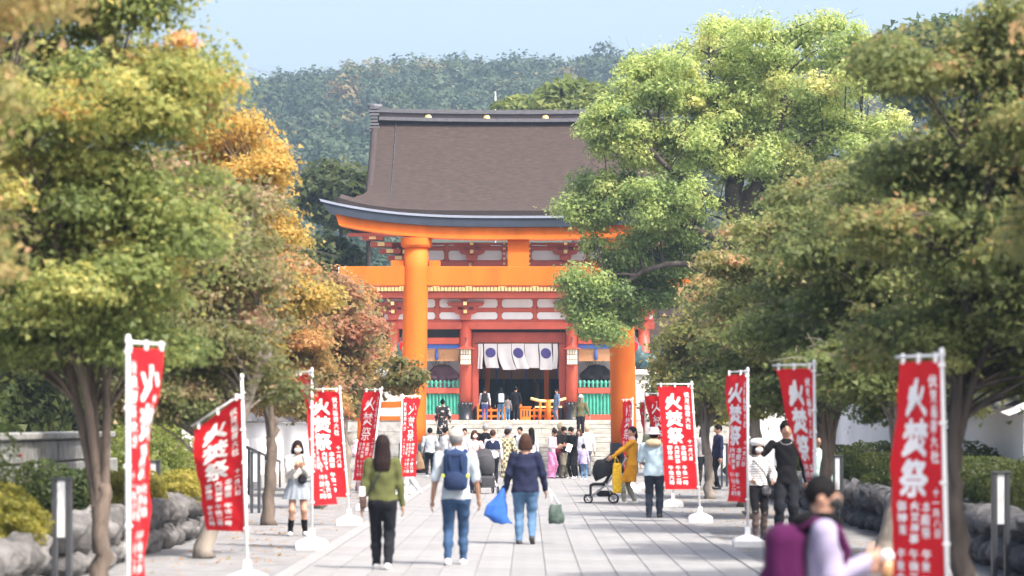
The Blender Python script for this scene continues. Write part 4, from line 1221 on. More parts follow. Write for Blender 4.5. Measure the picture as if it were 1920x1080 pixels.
# the great camphor in front of the torii's right half
cs = 58.0
cb_ = [(1400, 78, 125, 62, 1.6), (1235, 150, 85, 60, 1), (1165, 245, 68, 75, 1.1), (1400, 185, 165, 95, 2), (1540, 130, 105, 95, 1.6), (1600, 235, 95, 105, 1.2), (1300, 262, 150, 80, 1.6),
       (1460, 300, 150, 80, 1.3), (1240, 385, 110, 52, 1), (1135, 362, 70, 42, .9), (1100, 392, 42, 26, .4), (1190, 475, 95, 55, 1), (1105, 545, 52, 52, .7), (1200, 560, 75, 52, .7), (1112, 612, 44, 30, .4), (1340, 420, 130, 75, 1), (1470, 420, 130, 90, .8), (1260, 500, 70, 70, .5)]
CX, CD = XX(1392, 86), 86.0
blobs = []
rg = random.Random(77)
for px, py, rx, rz_, w in cb_:
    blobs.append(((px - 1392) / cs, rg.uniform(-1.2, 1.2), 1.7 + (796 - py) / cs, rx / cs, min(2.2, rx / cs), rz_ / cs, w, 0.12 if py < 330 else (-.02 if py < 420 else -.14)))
def cp(px, py, y=0): return ((px - 1392) / cs, y, 1.7 + (796 - py) / cs)
cst = [([(0, 0, 0), (.1, .1, 2.5), cp(1386, 470), cp(1380, 320)], .48, .26),
       ([cp(1380, 330), cp(1368, 265), cp(1340, 180, .3), cp(1330, 90, .2)], .24, .05),
       ([cp(1384, 420), cp(1440, 300, -.5), cp(1470, 180, -.4), cp(1440, 70, -.2)], .24, .05),
       ([cp(1386, 380), cp(1500, 270, .5), cp(1560, 170, .4)], .2, .05),
       ([cp(1440, 310, -.5), cp(1540, 260, -.6), cp(1620, 230, -.5)], .13, .04),
       ([cp(1378, 335), cp(1310, 290, -.6), cp(1230, 230, -.8), cp(1165, 215, -.6)], .17, .04),
       ([cp(1382, 400), cp(1280, 345, -.9), cp(1220, 290, -1), cp(1190, 250, -.8)], .15, .04),
       ([cp(1386, 470), cp(1270, 420, -.8), cp(1170, 395, -.9), cp(1095, 400, -.6)], .16, .03),
       ([cp(1388, 540), cp(1280, 500, -.8), cp(1190, 520, -1), cp(1110, 600, -.8)], .15, .03),
       ([cp(1190, 520, -1), cp(1140, 520, -1.0), cp(1095, 545, -.8)], .07, .02),
       ([cp(1330, 180, .3), cp(1270, 160, .1), cp(1225, 150, 0)], .09, .03)]
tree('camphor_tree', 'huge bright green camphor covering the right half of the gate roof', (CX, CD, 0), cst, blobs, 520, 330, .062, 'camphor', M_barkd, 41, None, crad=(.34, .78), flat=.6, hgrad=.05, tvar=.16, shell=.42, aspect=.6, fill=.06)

# background trees
def bgtree(label, px, d, ptop, rpx, hpx, pal, seed, ncl=60, ls=.16, z0=0, bias=0):
    k = F / d; X = XX(px, d); zt = 1.7 + (796 - ptop) / k; r = rpx / k; h = hpx / k
    zc = zt - h / 2
    st = [([(0, 0, z0), (.1, 0, (zc + z0) / 2), (0, 0, zc)], .12 + r * .07, .1)]
    for q in range(4):
        a = q * 1.6 + seed
        st.append(([(0, 0, zc - h * .3), (math.cos(a) * r * .3, math.sin(a) * r * .3, zc), (math.cos(a) * r * .6, math.sin(a) * r * .6, zc + h * .2)], .1 + r * .02, .03))
    tree('broadleaf_tree', label, (X, d, 0), st, [(0, 0, zc, r, r, h / 2, 1, 0)], ncl, 125, ls * 1.15, pal, M_barkd, seed, 'trees beyond the gate', crad=(.42 * r ** .5, .8 * r ** .5), flat=.62, fill=.2, tvar=.17, bias=bias, shell=.4)
bgtree('rounded dull green tree left of the gate roof below the hill', 640, 150, 308, 75, 110, 'hedge', 51, 70, .2, bias=.25)
bgtree('grey green tree lower left of the roof', 690, 138, 330, 50, 100, 'hedge', 52, 50, .2, bias=.1)
bgtree('light green tree rising behind the right end of the ridge', 1075, 165, 158, 85, 120, 'lime', 53, 90, .24, bias=-.1)
bgtree('light green tree behind the middle of the ridge beside the mast', 985, 172, 185, 65, 80, 'lime', 54, 60, .24, bias=-.15)
bgtree('tall blue green tree against the sky at upper right', 1750, 135, 40, 110, 170, 'bluegreen', 55, 110, .2, bias=.1)
bgtree('tall blue green tree cut by the right edge of the view', 1880, 140, 36, 95, 170, 'bluegreen', 56, 100, .2, bias=.1)
bgtree('dark tree under the left tip of the torii beam', 612, 138, 425, 60, 330, 'dark', 57, 90, .15, bias=.1)
bgtree('dark green tree between the left gallery and torii pillar', 655, 139, 455, 50, 230, 'dark', 58, 70, .15, bias=.2)
bgtree('dark tree behind the right gallery under camphor boughs', 1290, 138, 430, 70, 330, 'dark', 59, 80, .16)
bgtree('shaded evergreen filling the gap beyond the right white wall', 1500, 104, 300, 120, 420, 'hedge', 60, 168, 0.136, bias=0.1)
bgtree('shaded evergreen beyond the storehouse at right', 1800, 92, 240, 150, 420, 'hedge', 61, 168, 0.136, bias=0.1)
bgtree('evergreen behind the golden maple on the left', 470, 100, 330, 100, 430, 'hedge', 62, 154, 0.128, bias=0.2)
bgtree('dark evergreen filling the gap behind the nearest left maples', 180, 70, 240, 190, 640, 'hedge', 63, 237, 0.096, bias=0.3)
bgtree('second dark evergreen behind the left block wall', -20, 62, 200, 190, 640, 'hedge', 64, 210, 0.096, bias=0.3)
bgtree('evergreen behind the left white wall', 330, 84, 380, 120, 430, 'hedge', 65, 154, 0.112, bias=0.3)

# clipped shrubs
def shrub(label, X, d, rx, ry, z0, z1, pal, seed, n=5200, ls=.028, group='clipped shrubs on the left wall', name='clipped_shrub', bias=0, rough=.10, berries=None):
    g = np.random.default_rng(seed)
    t = empty(name, (X, d, z0), 0, label, 'shrub', group)
    h = z1 - z0
    dd = g.normal(size=(n, 3)); dd[:, 2] = np.abs(dd[:, 2]) * .9 - .12; dd /= np.linalg.norm(dd, axis=1, keepdims=True)
    lump = 1 + rough * np.sin(dd @ g.normal(size=3) * 4 + 1) + rough * .8 * np.sin(dd @ g.normal(size=3) * 8)
    dq = np.sign(dd) * np.abs(dd) ** .75
    rad = (1 - g.uniform(0, 1, n) ** 2.2 * .45) * lump
    p = dq * rad[:, None] * np.array([rx, ry, h]); p[:, 2] = np.maximum(p[:, 2], .02) 
    nn = dd + g.normal(size=(n, 3)) * .6; nn /= np.linalg.norm(nn, axis=1, keepdims=True)
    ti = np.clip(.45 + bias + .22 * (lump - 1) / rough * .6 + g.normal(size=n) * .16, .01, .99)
    st = MB()
    for k in range(7):
        a = k * .9; st.tube([(0, 0, 0.0), (math.cos(a) * rx * .3, math.sin(a) * ry * .3, h * .45), (math.cos(a) * rx * .65, math.sin(a) * ry * .65, h * .8)], [.02, .014, .006], 5)
    st.build('stem', M_barkg, t)
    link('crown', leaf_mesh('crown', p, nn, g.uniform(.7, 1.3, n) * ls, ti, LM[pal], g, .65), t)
    if berries:
        b = MB()
        for k in range(berries):
            i = g.integers(n); q = p[i] * 1.02
            b.lathe([(.004, -.02), (.02, -.01), (.022, .008), (.004, .02)], 6, q)
        tag(b.build('red_flower', M_redp, t), kind='stuff')
    return t
shrub('rounded yellow green azalea at the lower left corner', -5.05, 25.6, .42, .7, .55, 1.06, 'azalea', 71, 6500, .026, bias=-.05)
shrub('feathery green shrub at left edge before the azalea', -5.1, 23.6, .36, .5, .5, 1.15, 'lime', 72, 5200, .026, bias=-.2)
shrub('loose shrub with red flowers at the left edge', -5.85, 27.5, .55, .7, .5, 1.85, 'lime', 73, 8000, .027, bias=-.2, rough=.25, berries=26)
shrub('yellow clipped azalea right of the forked trunk', -5.55, 35.2, .5, .8, .6, 1.08, 'azalea', 74, 6000, .028, bias=.05)
shrub('yellow clipped azalea behind the near left banner pole', -5.5, 37.1, .45, .7, .6, 1.05, 'azalea', 75, 5200, .028)
shrub('golden clipped azalea right of the lamp on left wall', -5.4, 39.6, .55, .8, .55, 1.02, 'azalea', 76, 6500, .028, bias=.12)
shrub('tall light green shrub behind the golden azaleas', -5.95, 41.5, .8, .8, .3, 1.72, 'lime', 77, 13000, .03, rough=.22)
shrub('tall yellowish shrub at far end of left wall', -6.1, 44.5, .7, .7, .2, 1.6, 'lime', 78, 9000, .03, rough=.22, bias=.1)
shrub('dark leafy shrub between block wall and forked trunk', -5.75, 33, .5, .7, .5, 1.2, 'dark', 79, 9000, .028, rough=.2)
shrub('dull green shrub behind the block wall', -7.4, 34, .7, 2.2, .1, 2.3, 'dark', 80, 6500, .06, rough=.25)
hx_ = [(26.5, 'at the right edge before the storehouse'), (29.2, 'above the dark wall by the near lamp'), (31.9, 'right of large banner pole'), (34.6, 'behind the large near right banner'), (37.6, 'right of the leaning pale trunk'), (40.6, 'between the trunk limbs'),
       (43.8, 'left of the leaning pale trunk'), (47, 'behind the lamp by the tilted banner'), (50.5, 'at the foot of timber post'), (54, 'behind man in black'), (58, 'farthest of the right row')]
for i, (d, where) in enumerate(hx_):
    shrub('dark green clipped hedge mound ' + where, 6.35 + .1 * (i % 3), d, .75, 1.5, .62, 1.24 + .14 * ((i * 7) % 3 - 1), 'hedge', 90 + i, 9500, .027, 'clipped hedges on the right wall', bias=.0, rough=.07)

# fallen leaves on the gravel
g = np.random.default_rng(8)
n = 1500
p = np.stack([np.where(g.random(n) < .5, -1, 1) * g.uniform(2.8, 5.0, n), g.uniform(22, 80, n), np.full(n, .012)], 1)
nn = np.array([0, 0, 1.0]) + g.normal(size=(n, 3)) * .25; nn /= np.linalg.norm(nn, axis=1, keepdims=True)
tag(link('fallen_leaves', leaf_mesh('fallen_leaves', p, nn, g.uniform(.02, .04, n), g.uniform(.3, 1, n), LM['orange'], g)), kind='stuff')

# ------------------------------------------------------------------ banners
def text_mesh(body, off=0.02):
    c = bpy.data.curves.new('lettering', 'FONT'); c.body = body; c.align_x = 'CENTER'; c.resolution_u = 1; c.space_line = 1.06
    o = bpy.data.objects.new('lettering', c); COL.objects.link(o)
    me = bpy.data.meshes.new_from_object(o.evaluated_get(bpy.context.evaluated_depsgraph_get()))
    V = np.array([v.co[:2] for v in me.vertices]); Fc = [tuple(p.vertices) for p in me.polygons]
    bpy.data.objects.remove(o); bpy.data.curves.remove(c); bpy.data.meshes.remove(me)
    return V, Fc
FW, FH = .58, 1.78
LV, LF, offs = [], [], []
def column(body, uc, v0, v1, w, off):
    V, Fc = text_mesh(body, off)
    lo, hi = V.min(0), V.max(0)
    U = uc - ((V[:, 0] - lo[0]) / (hi[0] - lo[0]) - .5) * w
    W_ = v0 + (hi[1] - V[:, 1]) / (hi[1] - lo[1]) * (v1 - v0)
    # heavier, brush-like strokes: the glyph laid down a few times, each a hair's breadth aside and above the last
    e = off * w
    sh_ = [(-e, -e), (e, -e), (e, e), (-e, e)] if len(body) == 1 else [(-e, -e * .6), (e, e * .6)]
    LV.append([np.stack([U + dx, W_ + dy, np.full(len(U), .0007 * k)], 1) for k, (dx, dy) in enumerate(sh_)]); LF.append(Fc)
# u is measured from the pole (right-hand edge of the print) towards the free edge
for k, ch_ in enumerate('火焚祭'): column(ch_, .335, .13 + .295 * k, .13 + .295 * k + .265, .27, .034)
column('伏\n見\n稲\n荷\n大\n社', .095, .10, .74, .085, .05)
column('十\n一\n月\n八\n日', .085, .92, 1.28, .075, .05)
column('本\n殿\n祭', .205, 1.02, 1.29, .09, .05)
column('火\n焚\n神\n事', .325, 1.02, 1.33, .088, .05)
column('御\n神\n楽', .455, 1.02, 1.27, .088, .05)
column('午\n後\n一\n時', .205, 1.37, 1.70, .088, .05)
column('午\n後\n二\n時', .325, 1.37, 1.70, .088, .05)
column('午\n後\n六\n時', .455, 1.37, 1.70, .088, .05)
def flag_fn(th0, th1, rip, ph, ztop, pole, sag=0.0, twist_p=1.0, vh=1.0):
    def fn(u, v):
        th = th0 + (th1 - th0) * max(0, v / FH) ** twist_p
        c, s = math.cos(th), math.sin(th)
        px, py = pole(ztop - v * vh)
        r = rip * math.sin(ph + u * 9 + v * 2.6) * (.25 + .75 * u / FW) + rip * .6 * math.sin(ph * 2 + v * 6.5 + u * 3) * u / FW + .006 * math.sin(v * 13 - u * 17 + ph * 5) + .004 * math.sin(v * 23 + u * 26)
        e = .012
        return Vector((px - c * (u + e) - s * r, py + s * (u + e) - c * r, ztop - v * vh - sag * u * (1 - v / FH))), Vector((-s, -c, 0))
    return fn
banner_n = 0
def banner(px, d, lab, th=(0, 0), rip=.02, ph=0., lean=(0, 0), top=2.40, pole_left=False, ztop=None, sag=0., detail=True, X=None, tp=1.0, vh=1.0):
    global banner_n
    banner_n += 1
    X = XX(px, d) if X is None else X
    t = empty('festival_banner', (X, d, 0), 0, lab, 'banner', 'red festival banners lining the approach')
    b = MB(); b.lathe([(.285, .002), (.29, .02), (.29, .085), (.25, .12), (.10, .165), (.055, .17), (.05, .27), (.03, .28)], 4, smooth=False)
    bo = b.build('base', M_tank, t); bo.rotation_euler = (0, 0, R(45))
    pole = lambda z: (lean[0] * z / top, lean[1] * z / top)
    m = MB(); m.tube([(0, 0, .2), (lean[0] * .5, lean[1] * .5, top / 2), (lean[0], lean[1], top)], [.020, .018, .014], 8); m.build('pole', M_pole, t)
    MB().lathe([(.020, -.02), (.022, 0), (.017, .025), (.006, .035)], 8, (lean[0], lean[1], top)).build('pole_cap', M_pole, t)
    zt = (ztop if ztop else top) - .06
    a, e = R(th[0]), R(th[1])
    fn = flag_fn(a, e, rip, ph, zt, pole, sag, tp, vh)
    q0 = Vector((*pole(zt + .04), zt + .04))
    q1 = q0 + Vector((-math.cos(a) * (FW + .04), math.sin(a) * (FW + .04), -sag * FW))
    MB().tube([q0 + Vector((math.cos(a) * .03, -math.sin(a) * .03, 0)), q1], .011, 6).build('crossbar', M_pole, t)
    nu, nv = 14, 40
    fm = MB(); fm.grid(lambda u, v: fn(u * FW, v * FH)[0], nu, nv, 0, True, False)
    fl = fm.build('flag', M_flag, t)
    for nm, a_i, b_i in [('character', k, k + 1) for k in range(3)] + [('small_lettering', 3, len(LV))]:
        V = []; Fc = []
        for gi_ in range(a_i, b_i):
            for lay in LV[gi_][:(4 if d < 50 else 1)]:
                for sgn in ((1, -1) if d < 50 else ((-1,) if max(th) > 91 else (1,))):
                    b_ = len(V)
                    for u, v, o_ in lay:
                        p, n_ = fn(u, v); V.append(p + n_ * (.0045 + o_) * sgn)
                    Fc += [tuple(b_ + i for i in (f if sgn < 0 else f[::-1])) for f in LF[gi_]]
        lm = bpy.data.meshes.new(nm); lm.from_pydata(V, [], Fc); lm.materials.append(M_ink); lm.update()
        lo_ = link(nm, lm, fl)
        if a_i == 3: lo_['kind'] = 'stuff'
    for v in (.03, .45, .88, 1.32, 1.74):
        p, n_ = fn(-.012, v)
        MB().box(p.x - .026, p.x + .026, p.y - .021, p.y + .021, p.z - .014, p.z + .014, 0, .005).build('tie', M_pole, fl)
    for u in (.05, .29, .53):
        p, n_ = fn(u, -.015)
        MB().box(p.x - .014, p.x + .014, p.y - .018, p.y + .018, p.z - .03, p.z + .045, 0, .004).build('tie', M_pole, fl)
    return t
# right side, near to far
banner(1783, 19.2, 'large blurred red banner nearest on the right, print fully readable', (66, 54), .02, .5, (-.05, 0), 2.22, X=3.03)
banner(1530, 28.4, 'red banner swung aside toward its pole over the man in black', (50, 101), .025, 1.2, (-.02, 0), 2.36, tp=.8)
banner(1402, 37, 'narrow edge-on red banner held by the man in black', (70, 62), .045, 2.4, (0, 0), 2.46)
banner(1313, 46.2, 'flat fully readable red banner right of the person in light blue', (-8, -14), .012, .2, (-.15, 0), 2.42, sag=-.0)
banner(1262, 55, 'red banner half hidden behind the flat readable one on the right', (30, 75), .03, 3.0, (-.05, 0), 2.36)
banner(1186, 68, 'slim red banner in front of the right torii pillar', (65, 70), .04, .4, (0, 0), 2.36)
banner(1210, 71, 'farthest thin red banner at the right edge of the torii pillar', (80, 96), .03, 2.0, (0, 0), 2.36)
# left side, near to far
banner(240, 19.7, 'nearest left red banner seen from behind with mirrored print', (108, 92), .03, .8, (0, 0), 2.33)
banner(464, 28, 'large red banner at left with its upper part under the leaves', (24, 36), .03, 1.5, (-.06, 0), 2.2, sag=.62, ztop=2.06, vh=.80)
banner(585, 36.3, 'folded red banner beside the schoolgirl on the left', (60, 122), .04, .1, (0, 0), 2.44, tp=.9)
banner(655, 45, 'fully readable red banner on the left with hem curled up', (14, -10), .03, .9, (-.16, 0), 2.32)
banner(688, 53, 'leaning red banner behind the woman in olive green', (55, 45), .04, 2.2, (.30, 0), 2.42)
banner(748, 60, 'red banner left of boy in grey jacket, pole on its left', (130, 122), .04, 1.4, (.08, 0), 2.36)
banner(774, 66, 'thin red banner against the left torii pillar', (70, 105), .04, .7, (.06, 0), 2.42)
# ------------------------------------------------------------------ people
def cloth(name, col, col2=None, scale=5, bump=.6, rough=.85, var=.06):
    return mat(name, col, rough, var, scale, bump, 9, col2=col2, sheen=.15)
SK = mat('skin', (.40, .225, .155), .55, .05, 6)
SKT = mat('tanned_skin', (.30, .165, .105), .55, .05, 6)
HB = mat('black_hair', (.005, .0045, .005), .6, .25, 40, .5, 60, stretch=(3, 3, .4), spec=.12)
HBR = mat('brown_hair', (.06, .03, .02), .6, .25, 40, .5, 60, stretch=(3, 3, .4), spec=.12)
HDB = mat('dark_brown_hair', (.018, .010, .010), .6, .25, 40, .5, 60, stretch=(3, 3, .4), spec=.12)
HG = mat('grey_hair', (.28, .28, .29), .6, .2, 40, .5, 60, stretch=(3, 3, .4), spec=.12)
HBL = mat('pale_blond_hair', (.60, .52, .34), .6, .15, 40, .4, 60, stretch=(3, 3, .4), spec=.12)
SHW = mat('white_shoe', (.72, .72, .72), .5, .04, 9)
SHB = mat('black_shoe', (.025, .025, .027), .5, .1, 9)
CW = cloth('white_cotton', (.60, .61, .64)); CBLK = cloth('black_cotton', (.009, .009, .011)); CDK = cloth('charcoal_trousers', (.014, .015, .020))
CDEN = cloth('blue_denim', (.045, .09, .18), (.022, .05, .11), 7); CLDEN = cloth('light_blue_denim', (.10, .19, .32), (.06, .12, .22), 7); CDDEN = cloth('dark_denim', (.035, .045, .065), (.022, .028, .042), 7)
MASKM = mat('white_face_mask', (.78, .78, .77), .8, .03, 8)
EYE = mat('dark_eye', (.02, .016, .014), .3, .05, 5); LIP = mat('lip', (.42, .14, .12), .5, .05, 5)

def ring_tube(V, Q, pts, rad, u, n, flat):
    b = len(V)
    for i, p in enumerate(pts):
        t = pts[min(i + 1, len(pts) - 1)] - pts[max(i - 1, 0)]; t = t / (np.linalg.norm(t) + 1e-9)
        a = u - t * (u @ t); a /= np.linalg.norm(a) + 1e-9; c = np.cross(t, a)
        for k in range(n):
            an = 2 * math.pi * k / n
            V.append(p + a * math.cos(an) * rad[i] + c * math.sin(an) * rad[i] * flat)
    for i in range(len(pts) - 1):
        for k in range(n):
            k2 = (k + 1) % n; Q.append((b + i * n + k, b + i * n + k2, b + (i + 1) * n + k2, b + (i + 1) * n + k))
def hand_geo(W, d, side, curl, n):
    V, Q = [], []
    d = d / np.linalg.norm(d)
    s = np.array([0, -1., 0]) * abs(d[2]) + np.array([0, 0, 1.]) * (1 - abs(d[2])) + 1e-3
    s -= d * (s @ d); s /= np.linalg.norm(s)
    nn = np.cross(d, s)
    if nn[0] * side > 0: nn = -nn
    ring_tube(V, Q, [W - d * .012, W + d * .004, W + d * .024, W + d * .044, W + d * .056], [.013, .017, .0235, .024, .014], s, 8, .5)
    for i, L_ in enumerate((.040, .046, .043, .034)):
        p = W + d * .050 + s * (.0175 - .0117 * i); a = curl * (.55 + .06 * i); pts = [p - d * .006]
        dir_ = d.copy(); ang = 0
        for k, f in enumerate((.45, .32, .23)):
            ang += a * (.6 if k == 0 else 1.0); q = d * math.cos(ang) + nn * math.sin(ang)
            pts.append(pts[-1] + q * (L_ * f + (.006 if k == 0 else 0)))
        ring_tube(V, Q, pts, [.0066, .0062, .0054, .0032], s, n, 1)
    t = d * .62 + s * .62 + nn * .35; t /= np.linalg.norm(t)
    p = W + d * .010 + s * .014
    ring_tube(V, Q, [p, p + t * .022, p + t * .022 + (t * .7 + d * .5) * .016, p + t * .022 + (t * .6 + d * .7) * .027], [.009, .0078, .0066, .0036], nn, n, 1)
    return V, Q
def ik(a, t, l1, l2, pole):
    a, t, pole = (np.array(q, float) for q in (a, t, pole))
    v = t - a; L_ = np.linalg.norm(v)
    if L_ > (l1 + l2) * .999: t = a + v / L_ * (l1 + l2) * .999; v = t - a; L_ = np.linalg.norm(v)
    x = (l1 * l1 - l2 * l2 + L_ * L_) / (2 * L_); h = math.sqrt(max(0, l1 * l1 - x * x))
    e = v / L_; p = pole - e * (pole @ e); p /= np.linalg.norm(p) + 1e-9
    return a + e * x + p * h, t
DOWN = (.165, -.02, .475)
def person(label, X, d, H, rz, top, pants, shoes=SHB, skin=SK, hair=('short', HB), z=0, hem=.50, fat=1., sh=.100, sleeve=1., sleeve_mat=None,
           feet=((.055, -.01), (-.055, .01)), arms=(DOWN, DOWN), poles=None, dress=None, thigh=None, shank=None, sock=None, yaw=0, pitch=0, lean=0, vox=.02,
           group=None, hat=None, mask=None, legw=1., flare=1.0, face=True, curl=.5, armw=1., collar=None, hide_legs=False):
    HP = np.array([0, 0, .53])
    cl, sl = math.cos(lean), math.sin(lean)
    Rl = np.array([[1, 0, 0], [0, cl, sl], [0, -sl, cl]])       # forward lean tips the head to -y
    Rl = np.array([[1, 0, 0], [0, cl, -sl], [0, sl, cl]])
    T = lambda p: (np.array(p, float) - HP) @ Rl.T + HP
    cy, sy, cp_, sp_ = math.cos(yaw), math.sin(yaw), math.cos(pitch), math.sin(pitch)
    Rh = np.array([[cy, -sy, 0], [sy, cy, 0], [0, 0, 1]]) @ np.array([[1, 0, 0], [0, cp_, -sp_], [0, sp_, cp_]])
    NK = np.array([0, .005, .865])
    TH = lambda p: T((np.array(p, float) - NK) @ Rh.T + NK)     # head space -> body space
    groups = {}                                                # material -> list of functions
    order = []
    def add(m, fn):
        if m not in groups: groups[m] = []; order.append(m)
        groups[m].append(fn)
    inv = lambda P: (P - HP.astype(np.float32)) @ Rl.astype(np.float32) + HP.astype(np.float32)
    invh = lambda P: (inv(P) - NK.astype(np.float32)) @ Rh.astype(np.float32) + NK.astype(np.float32)
    # head and neck
    add(skin, lambda P: d_ell(invh(P), (0, .004, .934), (.0455, .056, .062)))
    add(skin, lambda P: d_ell(invh(P), (0, -.012, .903), (.0345, .040, .040)))
    add(skin, lambda P: d_cap(invh(P), (0, -.05, .925), (0, -.063, .912), .007, .009))
    for s in (-1, 1): add(skin, lambda P, s=s: d_ell(invh(P), (s * .046, .008, .922), (.006, .012, .018)))
    a_, b_ = T((0, .012, .82)), TH((0, .004, .90))
    add(skin, lambda P: d_cap(P, a_, b_, .031, .029))
    # torso
    f = fat
    tor = [(hem, 0, .0, .101 * f * flare, .073 * f * flare), (.56, 0, .0, .094 * f, .067 * f), (.62, 0, .004, .084 * f, .060 * f), (.71, 0, .004, .095 * (.5 + .5 * f), .066 * f), (.77, 0, .008, .100, .062), (.805, 0, .010, sh * .93, .050), (.83, 0, .010, .055, .040), (.845, 0, .010, .034, .032)]
    if hem > .56: tor = [tor[0]] + [r for r in tor[1:] if r[0] > hem]
    add(top, lambda P: d_loft(inv(P), tor))
    if collar: add(collar, lambda P: d_loft(inv(P), [(.825, 0, .008, .05, .046), (.865, 0, .006, .045, .043)]))
    # arms
    for i, s in enumerate((1, -1)):
        S = T((s * sh, .008, .800))
        tg = np.array(arms[i], float).copy(); tg[0] *= s
        pole = np.array(poles[i] if poles and poles[i] else (.35, .9, -.25), float).copy(); pole[0] *= s
        E, W = ik(S, tg, .168, .150, pole)
        sm = sleeve_mat or top
        aw = armw
        add(sm, lambda P, S=S, E=E: d_cap(P, S, S + (E - S) * min(1, sleeve * 1.0 if sleeve < 1 else 1), .036 * aw, .030 * aw))
        if sleeve < 1: add(skin, lambda P, S=S, E=E: d_cap(P, S, E, .027, .0235))
        if sleeve >= 1: add(sm, lambda P, E=E, W=W: d_cap(P, E, W - (W - E) * .03, .030 * aw, .0225 * aw))
        add(skin, lambda P, E=E, W=W: d_cap(P, E, W, .0235, .0155))
        groups.setdefault('_h', []).append((W, W - E, s))
    # legs
    th_m, sk_m, so_m = thigh or pants, shank or thigh or pants, sock or shank or thigh or pants
    bare = lambda m: .86 if m in (skin,) else 1.0
    add(pants, lambda P: d_loft(P, [(.455, 0, .004, .080 * f, .058 * f), (.50, 0, .006, .092 * f, .067 * f), (.54, 0, .004, .083 * f, .058 * f), (max(.56, hem + .03), 0, .002, .076 * f, .052 * f)]))
    for i, s in enumerate((1, -1)):
        ft = feet[i]; fx, fy = ft[0], ft[1]; fz = ft[2] if len(ft) > 2 else 0; fp = ft[3] if len(ft) > 3 else 0; fyaw = ft[4] if len(ft) > 4 else .12 * s
        A = np.array([fx, fy, .045 + fz]); Hp = np.array([s * .050 * (.4 + .6 * f), 0, .50])
        Kn, A = ik(Hp, A, .242, .240, (0, -1, .05))
        kw = legw
        add(th_m, lambda P, Hp=Hp, Kn=Kn: d_cap(P, Hp, Kn, .056 * (.4 + .6 * f) * bare(th_m), .037 * kw * bare(th_m)))
        M_ = Kn + (A - Kn) * .48
        add(sk_m, lambda P, Kn=Kn, M_=M_: d_cap(P, Kn, M_, .037 * kw * bare(sk_m), .034 * kw * bare(sk_m)))
        add(so_m, lambda P, A=A, M_=M_: d_cap(P, M_, A - (A - M_) * .04, .034 * kw * bare(so_m), .0265 * kw ** 1.4 * bare(so_m) ** 1.6))
        dx, dy = math.sin(fyaw), -math.cos(fyaw); cpf, spf = math.cos(fp), math.sin(fp)
        hl = A + np.array([-dx * .022, -dy * .022, -.022]); to = A + np.array([dx * .088 * cpf, dy * .088 * cpf, -.026 - .088 * spf])
        add(shoes, lambda P, hl=hl, to=to, fz=fz: np.maximum(d_cap(P, hl, to, .0265, .0215), .004 - P[:, 2] if fz == 0 else -9))
    if dress:
        for dm, prof in dress: add(dm, lambda P, prof=prof: d_loft(P, prof))
    hands = groups.pop('_h')
    def gval(m, P):
        v = None
        for fn in groups[m]:
            q = fn(P); v = q if v is None else smin(v, q, .022)
        if m is not skin and m is not shoes:
            x, y_, z_ = P[:, 0], P[:, 1], P[:, 2]
            low = np.clip((.5 - z_) / .3, 0, 1)
            v = v + fold * (np.sin(z_ * 62 + x * 31 + y_ * 18 + ph0) * np.sin(x * 37 - y_ * 29 + ph0 * 2) * (1 - .5 * low) + .8 * low * np.sin(z_ * 95 + x * 16 + ph0 * 3) + .6 * np.sin(z_ * 38 - x * 52 + y_ * 44 + ph0))
        return v
    ph0 = (X * 7.3 + d) % 6.28; fold = .0026
    allp = np.array([TH((0, 0, 1.02)), TH((0, -.08, .93)), TH((0, .08, .93))] + [h[0] for h in hands] + [np.array([ft[0], ft[1], 0.]) for ft in feet])
    xm = max(.19, np.abs(allp[:, 0]).max() + .06); y0 = min(-.15, allp[:, 1].min() - .13); y1 = max(.14, allp[:, 1].max() + .1)
    if dress:
        for dm, prof in dress:
            for r in prof: xm = max(xm, r[3] + .03); y0 = min(y0, r[2] - r[4] - .03); y1 = max(y1, r[2] + r[4] + .03)
    h = vox / H
    P, shp = field_grid((-xm, y0, -.02), (xm, y1, max(1.03, allp[:, 2].max() + .05)), h)
    vals = [gval(m, P) for m in order]
    tot = vals[0]
    for v in vals[1:]: tot = smin(tot, v, .006)
    V, Q = surface_nets(tot.reshape(shp), (-xm, y0, -.02), h)
    C = V[Q].mean(1).astype(np.float32)
    gi = np.stack([gval(m, C) for m in order], 1)
    mi = gi.argmin(1)
    if not dress and top is not pants:                          # a clean hem line
        Ci = inv(C); it, ip = order.index(top), order.index(pants)
        sel = ((mi == it) | (mi == ip)) & (np.abs(Ci[:, 2] - hem) < .07) & (np.abs(Ci[:, 0]) < .118 * fat)
        mi[sel] = np.where(Ci[sel, 2] > hem + .004 * np.sin(Ci[sel, 0] * 40), it, ip)
    hv, hq = [], []
    for (W, dr, s) in hands:
        v_, q_ = hand_geo(W, dr, s, curl, 6 if vox < .02 else 4)
        b = len(V) + len(hv); hv += v_; hq += [tuple(b + k for k in q) for q in q_]
    V = np.concatenate([V, np.array(hv)]); Q = np.concatenate([Q, np.array(hq)])
    mi = np.concatenate([mi, np.full(len(hq), order.index(skin))])
    me = mesh_np('person', V * H, Q, order, True, mi)
    o = link('person', me, None, (X, d, z), rz)
    tag(o, label, 'person', group)
    # head-space transform for hair, hats, masks
    M4 = Matrix.Diagonal((H, H, H, 1))
    Rm = Matrix((Rl @ Rh).tolist()).to_4x4()
    org = T(NK)
    HM = M4 @ Matrix.Translation(Vector(org)) @ Rm @ Matrix.Translation(-Vector(NK))
    hh = max(.0062 if vox < .0125 else .0092, vox * .55 / H)
